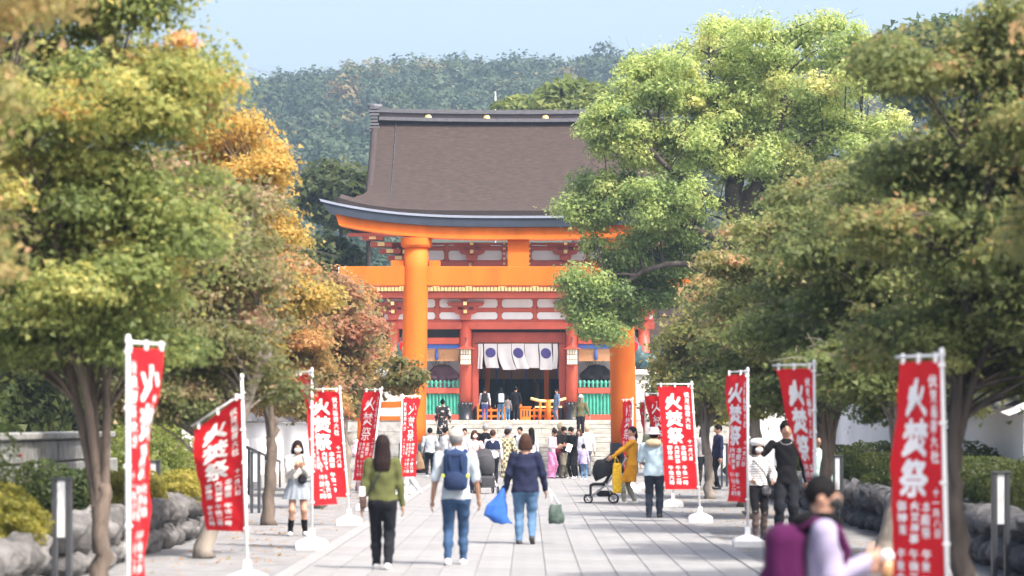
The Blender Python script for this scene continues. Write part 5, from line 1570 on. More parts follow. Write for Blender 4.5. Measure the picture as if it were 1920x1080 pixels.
    if hair:
        st, hm = hair
        def hf(P):
            d_ = d_ell(P, (0, .008, .942), (.054, .063, .064))
            if st in ('short', 'bun', 'pony', 'child'):
                d_ = np.maximum(d_, .905 - .012 - P[:, 2] + np.where(P[:, 1] > .02, -.03, .018))
            if st == 'bob':
                d_ = smin(d_, d_loft(P, [(.855, 0, .014, .066, .056), (.89, 0, .012, .069, .062), (.945, 0, .010, .058, .062)]), .012)
            if st == 'long':
                d_ = smin(d_, d_loft(P, [(.735, 0, .058, .056, .028), (.80, 0, .048, .066, .040), (.86, 0, .026, .064, .052), (.945, 0, .010, .056, .061)]), .014)
            if st == 'verylong':
                d_ = smin(d_, d_loft(P, [(.66, 0, .066, .040, .022), (.78, 0, .055, .058, .034), (.86, 0, .026, .062, .050), (.945, 0, .010, .056, .061)]), .014)
            if st == 'bun': d_ = smin(d_, d_ell(P, (0, .052, .985), (.034, .032, .032)), .01)
            if st == 'pony': d_ = smin(smin(d_, d_cap(P, (0, .06, .95), (.0, .085, .88), .024, .026), .015), d_cap(P, (0, .085, .88), (.0, .075, .76), .026, .008), .015)
            if st == 'child': d_ = smin(d_, d_ell(P, (0, .012, .935), (.056, .064, .062)), .01)
            d_ = d_ + .0016 * np.sin(np.arctan2(P[:, 0], P[:, 1] + 1e-4) * 23 + P[:, 2] * 40) + .0012 * np.sin(P[:, 0] * 210 + P[:, 2] * 35 + 1)
            facec = d_ell(P, (0, -.066, .905), (.040, .046, .052))
            facec = np.minimum(facec, d_box(P, (0, -.058, .82), (.040, .040, .08), .02))
            return np.maximum(d_, -facec)
        zlo = {'long': .69, 'verylong': .62, 'pony': .72, 'bob': .82}.get(st, .84)
        sdf_mesh('hair', hf, (-.09, -.10, zlo), (.09, .13, 1.04), hh, hm, o, HM)
    if hat:
        kind, hm = hat
        def ff(P):
            if kind == 'cap':
                d_ = np.maximum(d_ell(P, (0, .006, .945), (.058, .067, .068)), .942 - P[:, 2])
                return np.minimum(d_, d_ell(P, (0, -.075, .944), (.044, .052, .007)))
            if kind == 'bucket':
                d_ = d_loft(P, [(.935, 0, .004, .078, .086), (.952, 0, .004, .064, .072), (.955, 0, .004, .059, .067), (1.005, 0, .004, .052, .058), (1.014, 0, .004, .044, .05)])
                return d_
            if kind == 'fluffy':
                return smin(d_ell(P, (0, .008, .985), (.085, .085, .034)), d_ell(P, (0, .005, .962), (.066, .072, .03)), .02) + .004 * np.sin(P[:, 0] * 260) * np.sin(P[:, 1] * 230) * np.sin(P[:, 2] * 250)
            if kind == 'beanie': return np.maximum(d_ell(P, (0, .008, .95), (.060, .068, .070)), .945 - P[:, 2])
        sdf_mesh('hat', ff, (-.10, -.14, .91), (.10, .11, 1.05), hh, hm, o, HM)
    if mask:
        sdf_mesh('face_mask', lambda P: np.maximum(d_ell(P, (0, -.022, .905), (.0405, .050, .030)), P[:, 1] + .006), (-.06, -.09, .855), (.06, .01, .955), min(hh, .0075), mask, o, HM)
    if face:
        for s in (-1, 1):
            eb = MB(); eb.lathe([(.001, -.003), (.0068, -.001), (.0068, .001), (.001, .003)], 8)
            em = Matrix.Translation((s * .018, -.0535, .928)) @ Matrix.Rotation(R(90), 4, 'X') @ Matrix.Diagonal((1, .62, 1, 1))
            eb.v = [tuple(HM @ em @ Vector(v)) for v in eb.v]; eb.build('eye', EYE, o)
            bb = MB(); bb.tube([(s * .010, -.0565, .9405), (s * .019, -.0545, .9425), (s * .028, -.049, .940)], [.0016, .0022, .0012], 5); bb.v = [tuple(HM @ Vector(v)) for v in bb.v]; bb.build('eyebrow', hair[1] if hair else HB, o)
        if not mask:
            mb_ = MB(); mb_.tube([(-.014, -.0475, .893), (0, -.0525, .892), (.014, -.0475, .893)], [.0012, .0034, .0012], 6); mb_.v = [tuple(HM @ Vector(v)) for v in mb_.v]; mb_.build('mouth', LIP, o)
    o['H'] = 0.0; del o['H']
    return o, T, HM
def at_person(o, name, label, cat, group=None):
    """a carried thing: its own top-level object at the carrier's place"""
    return empty(name, o.location, o.rotation_euler.z, label, cat, group)
PI = math.pi

# --- the three walking away in front
CGR = cloth('olive_green_knit', (.095, .105, .040)); CNAVY = cloth('navy_knit', (.020, .024, .055)); CBLS = cloth('pale_blue_shirt', (.48, .55, .62))
p1, T1, _ = person('woman with dark shoulder length hair, olive green top and black trousers, seen from behind', XX(717, 31), 31, 1.58, PI, CGR, CDK, SHW, hair=('long', HDB), hem=.52, fat=1.08,
    feet=((.05, -.10), (-.045, .08, .012, .35)), arms=((.150, .0, .475), (.150, -.03, .46)), legw=1.12, vox=.0125, face=False, flare=1.02)
t = at_person(p1, 'shoulder_bag', 'small brown shoulder bag on dark strap at olive woman\'s hip', 'bag')
H = 1.58
MB().box(.115 * H, .165 * H, -.04 * H, .065 * H, .455 * H, .54 * H, 0, .02).build('bag_body', mat('dark_brown_leather', (.07, .035, .025), .5, .1, 6), t)
MB().box(.125 * H, .168 * H, -.03 * H, .05 * H, .545 * H, .62 * H, 0, .01).build('papers', M_whitep, t)
MB().tube([Vector(q) * H for q in [(-.06, .0, .838), (-.035, .058, .79), (.005, .074, .73), (.05, .076, .66), (.09, .062, .59), (.125, .03, .53)]], .009, 6).build('strap', M_black, t)
p2, T2, _ = person('man in beige cap, pale blue rolled sleeve shirt and blue jeans, seen from behind', XX(855, 32), 32, 1.65, PI, CBLS, CDEN, SHW, SKT, ('short', HG), hem=.49, fat=1.06, sh=.118, sleeve=.98,
    feet=((.06, .05, .01, .25), (-.05, -.09)), arms=((.172, .03, .475), (.168, -.04, .47)), hat=('cap', cloth('beige_cap', (.46, .42, .36))), vox=.0125, face=False, armw=1.12, flare=1.04, collar=CBLS)
H = 1.65
t = at_person(p2, 'backpack', 'navy backpack with lime tabs on the man in the beige cap', 'backpack')
BPN = cloth('navy_pack_cloth', (.022, .042, .105), bump=.4); BPD = cloth('dark_navy_pack_cloth', (.022, .036, .085)); LIME = mat('lime_webbing', (.55, .62, .08), .6, .05, 8)
sdf_mesh('backpack_body', lambda P: smin(d_box(P, (0, .205, 1.14), (.145, .10, .225), .07), d_ell(P, (0, .20, 1.32), (.11, .085, .09)), .05), (-.25, .02, .82), (.25, .36, 1.46), .014, BPN, t)
sdf_mesh('front_pocket', lambda P: np.maximum(d_ell(P, (0, .29, 1.03), (.125, .055, .115)), .93 - P[:, 2]), (-.2, .2, .85), (.2, .38, 1.2), .013, BPD, t)
sdf_mesh('top_lid', lambda P: d_box(P, (0, .22, 1.33), (.10, .095, .035), .03), (-.2, .08, 1.25), (.2, .36, 1.4), .013, BPD, t)
for s in (-1, 1):
    MB().tube([(s * .07, .30, 1.15), (s * .07, .315, 1.25), (s * .065, .30, 1.34)], .014, 6).build('compression_strap', BPD, t)
    MB().tube([(s * .10, .13, 1.34), (s * .115, .05, 1.40), (s * .125, -.06, 1.36), (s * .12, -.11, 1.25), (s * .13, -.06, 1.08)], [.022, .026, .026, .022, .012], 8, flat=(1, .5)).build('shoulder_strap', BPN, t)
    MB().box(s * .145 - .022, s * .145 + .022, .20, .28, 1.07, 1.11, 0, .006).build('side_tab', LIME, t)
MB().box(-.025, .025, .305, .322, 1.05, 1.11, 0, .005).build('front_tab', LIME, t)
MB().tube([(-.03, .16, 1.38), (0, .15, 1.43), (.03, .16, 1.38)], .010, 6).build('grab_loop', BPD, t)
p3, T3, _ = person('stout woman with brown bob in navy top and blue jeans, seen from behind', XX(985, 37.6), 37.6, 1.57, PI, CNAVY, CLDEN, SHB, SK, ('bob', HBR), hem=.475, fat=1.28, sh=.108,
    feet=((.055, .05), (-.06, .12, .04, .55)), arms=((.175, -.06, .50), (.18, -.05, .50)), vox=.0125, face=False, legw=1.1, flare=.98, armw=1.15, collar=SK)
t = at_person(p3, 'cloth_bag', 'large bright blue cloth bag held by the navy topped woman', 'bag')
BLB = cloth('bright_blue_nylon', (.045, .14, .48), bump=.5)
def bagf(P):
    d_ = d_loft(P, [(.30, .30, -.06, .12, .07), (.42, .42, -.06, .165, .09), (.56, .40, -.06, .14, .08), (.70, .345, -.07, .07, .05), (.80, .315, -.08, .03, .03)])
    return d_ + .008 * np.sin(P[:, 0] * 40 + P[:, 2] * 14)
sdf_mesh('bag_body', bagf, (.0, -.3, .22), (.68, .15, .86), .014, BLB, t)
MB().tube([(.33, -.09, .74), (.325, -.10, .80), (.31, -.09, .84)], [.02, .018, .014], 6).build('bag_handle', BLB, t)
t = at_person(p3, 'net_bag', 'dark green carrier bag hanging on white cord beside navy topped woman', 'bag')
sdf_mesh('bag_body', lambda P: d_loft(P, [(.30, -.44, -.05, .10, .06), (.36, -.44, -.05, .125, .075), (.46, -.43, -.05, .10, .06), (.55, -.43, -.05, .085, .02), (.57, -.43, -.05, .085, .012)]) + .006 * np.sin(P[:, 0] * 50 + P[:, 2] * 30), (-.62, -.2, .24), (-.26, .1, .62), .013, cloth('dark_green_bag', (.045, .075, .06), (.11, .14, .13), 12), t)
for s in (-1, 1): MB().tube([(-.43 + s * .07, -.05, .55), (-.40 + s * .03, -.06, .66), (-.335, -.07, .80)], .008, 6).build('bag_cord', M_pole, t)

# --- mother in mustard with pushchair, person in light blue
CMUS = cloth('mustard_knit', (.62, .29, .022)); CGY = cloth('grey_green_leggings', (.30, .30, .23)); CLB = cloth('light_blue_tunic', (.38, .50, .57)); CPK = cloth('pale_pink_cloth', (.70, .50, .54))
DR = [(.285, 0, -.01, .096, .078), (.40, 0, .0, .098, .078), (.50, 0, .005, .092, .072), (.60, 0, .0, .080, .064), (.70, 0, .0, .088, .070), (.77, 0, .006, .088, .06)]
p4, _, _ = person('smiling woman with long dark ponytail in mustard yellow cardigan pushing a pram', XX(1183, 57), 57, 1.66, R(-90), CMUS, CMUS, SHW, SK, ('pony', HDB), hem=.50, dress=[(CMUS, DR)], shank=CGY, thigh=CMUS, sock=CGY,
    feet=((.05, -.09), (-.045, .05)), arms=((.085, -.25, .60), (.085, -.26, .60)), yaw=R(48), pitch=R(-4), vox=.015, lean=-.02, collar=CPK)
BPK = cloth('black_pram_cloth', (.020, .021, .025)); SIL = mat('silver_tube', (.45, .45, .47), .35, .05, 8, metal=.6)
def pushchair(X, d, rz, lab, grp, cm=BPK):
    t = empty('pushchair', (X, d, 0.004), rz, lab, 'pushchair', grp)
    for s in (-1, 1):
        m = MB(); m.tube([(s * .22, -.40, .10), (s * .22, .0, .42), (s * .22, .34, .86), (s * .22, .42, 1.0)], .014, 6); m.build('side_frame', SIL, t)
        m = MB(); m.tube([(s * .22, .14, .10), (s * .22, -.04, .44)], .014, 6); m.build('rear_strut', SIL, t)
        for (yy, r_) in ((-.40, .085), (.14, .10)):
            w = MB(); pts = [(s * .23, yy + r_ * math.cos(a), r_ + r_ * .999 * math.sin(a) + .016) for a in np.linspace(0, 2 * PI, 17)]
            w.tube(pts, .016, 6, cap=False); wo = w.build('wheel', BPK, t)
            h_ = MB(); h_.tube([(s * .215, yy, r_ + .016), (s * .245, yy, r_ + .016)], .03, 8)
            for k in range(5): h_.tube([(s * .23, yy, r_ + .016), (s * .23, yy + r_ * .9 * math.cos(k * 1.257), r_ + .016 + r_ * .9 * math.sin(k * 1.257))], .006, 4)
            h_.build('wheel_hub', SIL, wo)
    MB().tube([(-.22, .42, 1.0), (-.15, .47, 1.03), (.15, .47, 1.03), (.22, .42, 1.0)], .018, 6).build('handlebar', BPK, t)
    sdf_mesh('seat', lambda P: smin(smin(d_box(P, (0, .06, .62), (.19, .03, .27), .02, np.array([[1, 0, 0], [0, .86, .5], [0, -.5, .86]])), d_box(P, (0, -.15, .42), (.19, .17, .03), .02), .04), d_box(P, (0, -.35, .30), (.17, .025, .12), .02), .04), (-.3, -.5, .12), (.3, .4, .98), .02, cm, t)
    m = MB()
    def can(u, v):
        a = R(-18 + 140 * u); th_ = PI * v
        return (-.235 * math.cos(th_) , .16 - (.10 + .40 * max(0, math.sin(th_)) ** .6) * math.sin(a) * .95 - .0, .70 + (.12 + .30 * max(0, math.sin(th_)) ** .6) * math.cos(a) * (.85 + .15 * math.cos(a * 6)))
    m.grid(can, 14, 12, 0, True); m.build('canopy', cm, t)
    MB().box(-.18, .18, -.22, .12, .16, .28, 0, .03).build('basket', cm, t)
    MB().box(-.17, .17, -.48, -.36, .17, .20, 0, .01).build('footrest', cm, t)
    return t
pushchair(XX(1140, 57) - .02, 57.1, R(-90), 'black folding pushchair pushed by the woman in mustard', 'pushchairs')
t = empty('carrier_bag', (XX(1157, 56.7), 56.65, 0), R(35), 'bright yellow printed bag hanging from the black pushchair', 'bag')
YB = cloth('yellow_printed_bag', (.80, .55, .03), (.55, .28, .03), 16)
sdf_mesh('bag_body', lambda P: d_loft(P, [(.24, 0, 0, .11, .045), (.5, 0, 0, .125, .06), (.84, 0, 0, .11, .03), (.88, 0, 0, .10, .015)]), (-.2, -.12, .18), (.2, .12, .94), .014, YB, t)
for s in (-1, 1): MB().tube([(s * .06, 0, .86), (s * .04, .02, .94), (0, .06, 1.02)], .008, 5).build('bag_handle', YB, t)
p5, _, _ = person('person in pale pink bucket hat and light blue tunic with beige hood, seen from behind', XX(1226, 48.2), 48.2, 1.63, PI - .12, CLB, CDDEN, SHB, SKT, ('short', HDB), hem=.475, fat=1.15, sh=.112, sleeve=.9,
    feet=((.055, .02), (-.06, -.04)), arms=((.12, -.16, .60), (.09, -.17, .62)), hat=('bucket', cloth('pale_pink_hat', (.74, .62, .68))), vox=.0135, face=False, armw=1.3, flare=1.06, legw=1.15, collar=cloth('beige_hood', (.52, .42, .28)))
sdf_mesh('hood', lambda P: d_ell(P, (0, .10, 1.37), (.15, .075, .075)), (-.25, -.05, 1.22), (.25, .25, 1.5), .016, MATS['beige_hood'], p5)
person('dark haired woman with pale yellow hair flower behind the pink bucket hat', XX(1226, 60), 60, 1.80, PI, cloth('dull_green_coat', (.10, .12, .09)), CDK, SHB, SK, ('bun', HDB), vox=.025, face=False, fat=1.0)
fl = empty('hair_flower', (XX(1226, 60), 59.9, 1.80 * .985), 0, 'pale yellow flower pinned in the dark bun', 'flower')
fb_ = MB()
for k in range(6): fb_.lathe([(.005, -.02), (.035, 0), (.02, .03), (.004, .04)], 6, (.045 * math.cos(k), -.0, .04 + .045 * math.sin(k)))
fb_.build('petal', mat('pale_yellow_petal', (.75, .68, .35), .7, .05, 5), fl)

# --- schoolgirl at left, couple at right
CGRY = cloth('pale_grey_skirt', (.24, .27, .31)); CWJ = cloth('off_white_sweater', (.55, .53, .50))
p6, _, _ = person('schoolgirl in white mask, pale sweater and grey pleated skirt, eating on her feet', XX(558, 40.7), 40.7, 1.46, R(8), CWJ, CGRY, SHW, SK, ('bob', HDB), hem=.56, fat=.98, thigh=SK, shank=SK, sock=CBLK,
    feet=((.075, 0), (-.075, .0)), arms=((.045, -.16, .715), (.04, -.165, .70)), mask=MASKM, vox=.0125, pitch=.1, flare=1.05, armw=1.25)
H = 1.46; m = MB()
def skf(u, v):
    a = 2 * PI * u; r = (.088 + .062 * v) * H * (1 + .06 * v * math.sin(a * 15))
    return (r * math.cos(a) * 1.05, r * .82 * math.sin(a), (.60 - .215 * v) * H)
m.grid(skf, 90, 6, 0, True, True); m.build('pleated_skirt', CGRY, p6)
t = at_person(p6, 'snack', 'small wrapped snack in the schoolgirl\'s hands', 'snack'); MB().box(-.05, .05, -.30, -.24, 1.05, 1.16, 0, .02).build('paper_wrap', mat('kraft_paper', (.55, .42, .25), .8), t)
t = at_person(p6, 'pouch', 'dark pouch hanging at the schoolgirl\'s waist', 'bag'); MB().box(.0, .13, -.19, -.12, .80, .93, 0, .03).build('bag_body', BPK, t); MB().tube([(.12, -.12, .9), (.10, -.12, 1.1), (.07, -.04, 1.22)], .008, 5).build('strap', BPK, t)
p7, _, _ = person('tall young man in black clothes with silver necklace reaching to a banner pole', XX(1474, 39.4), 39.4, 1.76, R(-4), CBLK, CDK, SHB, SK, ('short', HB), hem=.47, fat=.98, sh=.118,
    feet=((.065, 0), (-.065, -.03)), arms=((.17, .0, .48), (.345, -.10, .665)), poles=(None, (.2, .5, -1)), vox=.0125, yaw=.12, legw=1.15, armw=1.02, flare=1.04)
ch = MB(); ch.tube([(.085 * math.sin(a), -.055 - .045 * math.cos(a * .8), 1.455 - .05 * math.cos(a)) for a in np.linspace(-1.5, 1.5, 14)], .0035, 6); ch.build('necklace', SIL, p7)
STR = mat('striped_knit', (.70, .70, .72), .85, .02, 4)
nt = STR.node_tree; wv = nt.nodes.new('ShaderNodeTexWave'); wv.bands_direction = 'Z'; wv.inputs['Scale'].default_value = 9; tcx = nt.nodes.new('ShaderNodeTexCoord'); rpx = nt.nodes.new('ShaderNodeValToRGB')
rpx.color_ramp.elements[0].position = .16; rpx.color_ramp.elements[0].color = (.06, .06, .07, 1); rpx.color_ramp.elements[1].position = .3; rpx.color_ramp.elements[1].color = (.70, .70, .71, 1)
nt.links.new(tcx.outputs['Object'], wv.inputs[0]); nt.links.new(wv.outputs[0], rpx.inputs[0]); nt.links.new(rpx.outputs[0], nt.nodes['Principled BSDF'].inputs['Base Color'])
TGT = mat('sheer_dark_tights', (.085, .060, .055), .5, .1, 6)
p8, _, _ = person('young woman in fluffy white hat, white mask, striped top and black shorts', XX(1422, 39.2), 39.2, 1.47, R(6), STR, CBLK, SHB, SK, ('bob', HDB), hem=.55, fat=.98, thigh=CBLK, shank=TGT, sock=TGT,
    feet=((.05, .02), (-.045, -.06)), arms=((.13, -.10, .60), (.10, -.12, .60)), hat=('fluffy', mat('white_fleece', (.80, .79, .77), .95, .03, 20, .6, 90)), mask=MASKM, vox=.0125, armw=1.3, flare=1.06)
t = at_person(p8, 'shoulder_bag', 'small grey bag at the hip of the white hatted woman', 'bag'); MB().box(.03, .16, -.17, -.10, .66, .80, 0, .03).build('bag_body', cloth('dark_grey_bag', (.10, .10, .11)), t); MB().tube([(.15, -.12, .79), (.06, -.13, 1.0), (-.06, -.11, 1.14), (-.10, -.02, 1.2)], .009, 5).build('strap', BPK, t)
person('person in mint green top and black skirt half hidden by the tilted banner', XX(1532, 44), 44, 1.55, R(20), cloth('mint_cloth', (.45, .66, .60)), CBLK, SHB, SK, ('bob', HB), dress=[(CBLK, [(.30, 0, 0, .10, .085), (.5, 0, 0, .095, .075), (.58, 0, 0, .085, .06)])], vox=.02)

# --- foreground passer-by with the purple backpack
CLAV = cloth('lavender_jacket', (.28, .255, .37)); CBH = cloth('black_hood_cloth', (.005, .005, .006)); BPP = cloth('purple_pack_cloth', (.055, .008, .045), bump=.4); SKF = SK
p10, _, _ = person('passer-by in black mask and lavender jacket walking right in the near foreground', XX(1543, 14), 14, 1.43, R(90), CLAV, CDK, SHB, SKF, ('short', HB), hem=.46, fat=1.12, sh=.112,
    feet=((.05, -.10), (-.05, .10)), arms=((.05, -.165, .655), (.05, -.15, .69)), mask=mat('black_face_mask', (.006, .006, .007), .8), vox=.0115, yaw=-.12, armw=1.3, collar=CBH, curl=1.1)
H = 1.43
sdf_mesh('hood', lambda P: np.minimum(d_ell(P, (0, .075, 1.185), (.13, .095, .062)), d_ell(P, (0, -.05, 1.185), (.085, .06, .045))), (-.25, -.2, 1.05), (.25, .26, 1.34), .013, CBH, p10)
t = at_person(p10, 'backpack', 'purple backpack on the near foreground passer-by', 'backpack')
sdf_mesh('backpack_body', lambda P: smin(d_box(P, (0, .20, .93), (.15, .105, .24), .08), d_ell(P, (0, .19, 1.10), (.12, .09, .07)), .05), (-.28, .05, .6), (.28, .42, 1.3), .013, BPP, t)
sdf_mesh('front_pocket', lambda P: d_ell(P, (0, .295, .85), (.12, .045, .11)), (-.2, .24, .7), (.2, .42, 1.02), .013, BPP, t)
for s in (-1, 1): MB().tube([(s * .09, .16, 1.14), (s * .115, .05, 1.205), (s * .125, -.07, 1.16), (s * .13, -.12, 1.04), (s * .145, -.06, .86), (s * .14, .10, .76)], [.03, .034, .034, .03, .022, .018], 8, flat=(1, .55)).build('shoulder_strap', BPP, t)
t = at_person(p10, 'drink_cup', 'clear lidded cup of brown iced drink in the near passer-by\'s hand', 'cup')
cy_ = -.345
MB().lathe([(.030, .885), (.036, .985)], 14, (.075, cy_, 0)).build('drink', mat('brown_tea', (.36, .20, .09), .3, .05, 8), t)
MB().lathe([(.0365, .986), (.039, 1.005), (.036, 1.02), (.018, 1.04)], 14, (.075, cy_, 0)).build('cup_lid', mat('clear_lid', (.70, .74, .78), .2), t)

# --- further people on the approach
CG2 = cloth('slate_grey_jacket', (.075, .085, .10)); CTAN = cloth('brown_cloth', (.22, .15, .09))
p11, _, _ = person('boy in slate grey jacket and white trousers walking left before the torii pillar', XX(773, 64.4), 64.4, 1.64, R(-70), CG2, CW, SHW, SK, ('short', HB), feet=((.05, -.13), (-.05, .12, .02, .3)), arms=((.10, -.12, .58), (.16, .05, .48)), vox=.019, yaw=-.1, legw=1.2)
t = at_person(p11, 'tote_bag', 'brown tote bag behind the boy in the slate jacket', 'bag'); sdf_mesh('bag_body', lambda P: d_loft(P, [(.62, -.10, .24, .04, .12), (.8, -.10, .22, .06, .10), (1.05, -.10, .18, .03, .05)]), (-.3, .0, .5), (.1, .45, 1.15), .02, CTAN, t); MB().tube([(-.1, .17, 1.04), (-.09, .06, 1.33), (-.1, -.04, 1.3)], .012, 5).build('strap', CTAN, t)
KIM = mat('pink_floral_kimono', (.74, .62, .68), .8, .05, 9, col2=(.52, .16, .34)); OBI = mat('magenta_sash', (.62, .05, .30), .7, .1, 6)
KD = [(.04, 0, 0, .085, .075), (.25, 0, 0, .088, .08), (.5, 0, 0, .092, .08), (.62, 0, 0, .085, .065), (.75, 0, 0, .092, .065)]
person('woman in pink floral kimono with magenta sash, dark hair in a bun, seen from behind', XX(681, 66), 66, 1.56, PI + .3, KIM, KIM, SHW, SK, ('bun', HB), dress=[(KIM, KD), (OBI, [(.57, 0, 0, .094, .078), (.67, 0, .01, .094, .088)])], arms=((.14, -.10, .6), (.13, -.10, .6)), armw=1.5, vox=.019, face=False)
person('man in light grey sweater and black trousers, seen from behind by the left pillar', XX(806, 86), 86, 1.60, PI + .1, cloth('light_grey_sweater', (.36, .39, .43)), CDK, SHW, SK, ('short', HB), sh=.115, fat=1.08, vox=.023, face=False, arms=((.15, -.06, .5), (.12, -.12, .58)))
p14, _, _ = person('black haired man in white shirt facing right beside the grey sweater', XX(836, 80), 80, 1.62, PI - .8, CW, CW, SHW, SK, ('short', HB), vox=.023, face=False, fat=1.1)
person('dark haired man in white jacket behind the beige cap', XX(852, 83), 83, 1.64, R(60), CW, CDK, SHB, SK, ('short', HB), vox=.025)
person('man in pale blue shirt facing the camera behind the beige cap', XX(871, 86), 86, 1.58, R(10), cloth('ice_blue_shirt', (.60, .66, .74)), CDK, SHB, SK, ('short', HB), vox=.025)
CPI = cloth('dusty_pink_top', (.60, .38, .38)); CNV2 = cloth('dark_blue_apron', (.05, .055, .10))
p16, _, _ = person('woman in white mask and dusty pink top pushing a pram toward the camera', XX(890, 66), 66, 1.56, R(12), CPI, CNV2, SHB, SK, ('bob', HBR), mask=MASKM, arms=((.10, -.26, .62), (.10, -.26, .62)), vox=.019)
pushchair(XX(908, 65.3) + .02, 65.1, R(14), 'dark grey pushchair pushed by the woman in dusty pink', 'pushchairs', cloth('grey_pram_cloth', (.055, .055, .062)))
p17, _, _ = person('person in white jacket with navy shoulder cape and black trousers, seen from behind', XX(924, 73), 73, 1.56, PI, CW, CDK, SHW, SK, ('short', HBR), vox=.019, face=False, sh=.115, fat=1.12,
    dress=[(cloth('deep_navy_cape', (.018, .022, .055)), [(.655, 0, .006, .145, .085), (.74, 0, .006, .14, .082), (.80, 0, .01, .118, .066), (.815, 0, .01, .09, .05)])])
MB().prism([(-.055, 1.255), (0, 1.185), (.055, 1.255)], .105, .135).build('white_collar_point', M_whitep, p17)
person('grey haired man in black suit, seen from behind on the plaza', XX(910, 84), 84, 1.72, PI, CBLK, CBLK, SHB, SK, ('short', HG), vox=.023, face=False, sh=.122, fat=1.12)
PLD = mat('cream_and_black_plaid', (.62, .55, .34), .85, .03, 7, col2=(.09, .085, .05))
nt = PLD.node_tree; ck = nt.nodes.new('ShaderNodeTexChecker'); ck.inputs['Scale'].default_value = 13; ck.inputs[1].default_value = (.66, .58, .36, 1); ck.inputs[2].default_value = (.14, .13, .08, 1)
tcx = nt.nodes.new('ShaderNodeTexCoord'); nt.links.new(tcx.outputs['Object'], ck.inputs[0]); nt.links.new(ck.outputs[0], nt.nodes['Principled BSDF'].inputs['Base Color'])
person('woman in long cream and black plaid dress, seen from behind', XX(951, 76), 76, 1.58, PI - .3, PLD, PLD, SHW, SK, ('short', HDB), dress=[(PLD, [(.12, 0, 0, .125, .11), (.35, 0, 0, .11, .1), (.55, 0, 0, .09, .075), (.62, 0, 0, .082, .064), (.75, 0, 0, .09, .064)])], vox=.022, face=False, arms=((.16, -.05, .52), (.15, -.1, .55)), armw=1.4)
person('person in white cap facing the steps behind the plaid dress', XX(955, 88), 88, 1.66, PI, CW, CDK, SHB, SK, ('short', HG), hat=('cap', CW), vox=.025, face=False)
person('young man in black and white jacket looking toward the camera', XX(975, 86), 86, 1.62, R(-25), CW, CBLK, SHB, SK, ('short', HB), sleeve_mat=CBLK, vox=.023)
person('woman with long straight black hair and white top before the steps', XX(996, 85), 85, 1.60, PI + .5, CW, CDK, SHB, SK, ('verylong', HB), vox=.023, face=False)

# --- the group reading on the right of the steps
GR = 'group of visitors before the steps'
CMV = cloth('pale_mauve_blouse', (.50, .38, .46)); CPKS = cloth('bright_pink_skirt', (.74, .28, .50)); COLV = cloth('olive_grey_trousers', (.15, .14, .11)); CMAR = cloth('maroon_cloth', (.12, .016, .035))
p21, _, _ = person('woman in mauve blouse and long bright pink skirt bowing over her phone', XX(1034, 83.5), 83.5, 1.58, R(60), CMV, CPKS, SHB, SK, ('bun', HDB), dress=[(CPKS, [(.02, 0, .0, .085, .075), (.3, 0, 0, .08, .072), (.5, 0, 0, .088, .074), (.57, 0, 0, .08, .06)])], arms=((.08, -.16, .62), (.08, -.17, .62)), pitch=.45, lean=.12, vox=.02, group=GR, face=False)
t = at_person(p21, 'shoulder_bag', 'maroon shoulder bag at the pink skirted woman\'s front', 'bag'); sdf_mesh('bag_body', lambda P: d_ell(P, (.15, -.12, .86), (.08, .13, .12)), (.0, -.35, .68), (.3, .1, 1.04), .02, CMAR, t); MB().tube([(.15, -.1, .96), (.1, .02, 1.2), (.02, .0, 1.30)], .012, 5).build('strap', CMAR, t)
person('man in black T-shirt and olive trousers reading beside the pink skirt', XX(1056, 83.8), 83.8, 1.64, R(35), CBLK, COLV, SHB, SK, ('short', HB), sleeve=.8, sh=.118, legw=1.4, arms=((.04, -.17, .62), (.06, -.18, .63)), pitch=.4, vox=.02, group=GR, face=False)
person('dark haired man in black outfit holding a white sheet', XX(1074, 83), 83, 1.64, R(-40), CBLK, CBLK, SHW, SK, ('short', HB), arms=((.05, -.18, .64), (.05, -.18, .66)), pitch=.4, lean=.08, vox=.02, group=GR, face=False)
t = empty('paper_sheet', (XX(1067, 82.6), 82.6, .98), R(-20), 'white sheet of paper held by the group before the steps', 'paper'); MB().box(-.08, .08, -.006, .006, -.13, .13, 0).build('sheet', M_whitep, t); t.rotation_euler = (R(-25), R(22), 0)
p23, _, _ = person('woman with brown hair and maroon bag beside the lavender child', XX(1086, 84.5), 84.5, 1.56, R(-20), cloth('grey_lilac_top', (.34, .34, .42)), CDK, SHW, SK, ('bob', HBR), vox=.02, group=GR)
t = at_person(p23, 'handbag', 'dark maroon handbag beside the brown haired woman', 'bag'); sdf_mesh('bag_body', lambda P: d_ell(P, (-.20, -.08, 1.0), (.15, .08, .13)), (-.42, -.24, .8), (.02, .1, 1.2), .02, CMAR, t); MB().tube([(-.28, -.06, 1.08), (-.16, 0, 1.3), (-.06, -.04, 1.1)], .012, 5).build('strap', CMAR, t)
person('small child in lavender shirt and jeans, back turned, before the steps', XX(1094, 82), 82, 1.10, PI - .3, cloth('lavender_shirt', (.42, .36, .58)), CLDEN, SHW, SK, ('child', HB), hem=.44, fat=1.15, vox=.017, group=GR, face=False)
person('white haired man in white shirt and grey trousers, back turned', XX(1100, 87), 87, 1.70, PI + .2, CW, cloth('mid_grey_trousers', (.15, .16, .18)), SHB, SK, ('short', HBL), vox=.023, group=GR, face=False)
person('pale blond person in dark coat behind the reading group', XX(1050, 88), 88, 1.76, PI - .4, cloth('dark_olive_coat', (.07, .07, .055)), CDK, SHB, SK, ('short', HBL), vox=.023, group=GR, face=False)

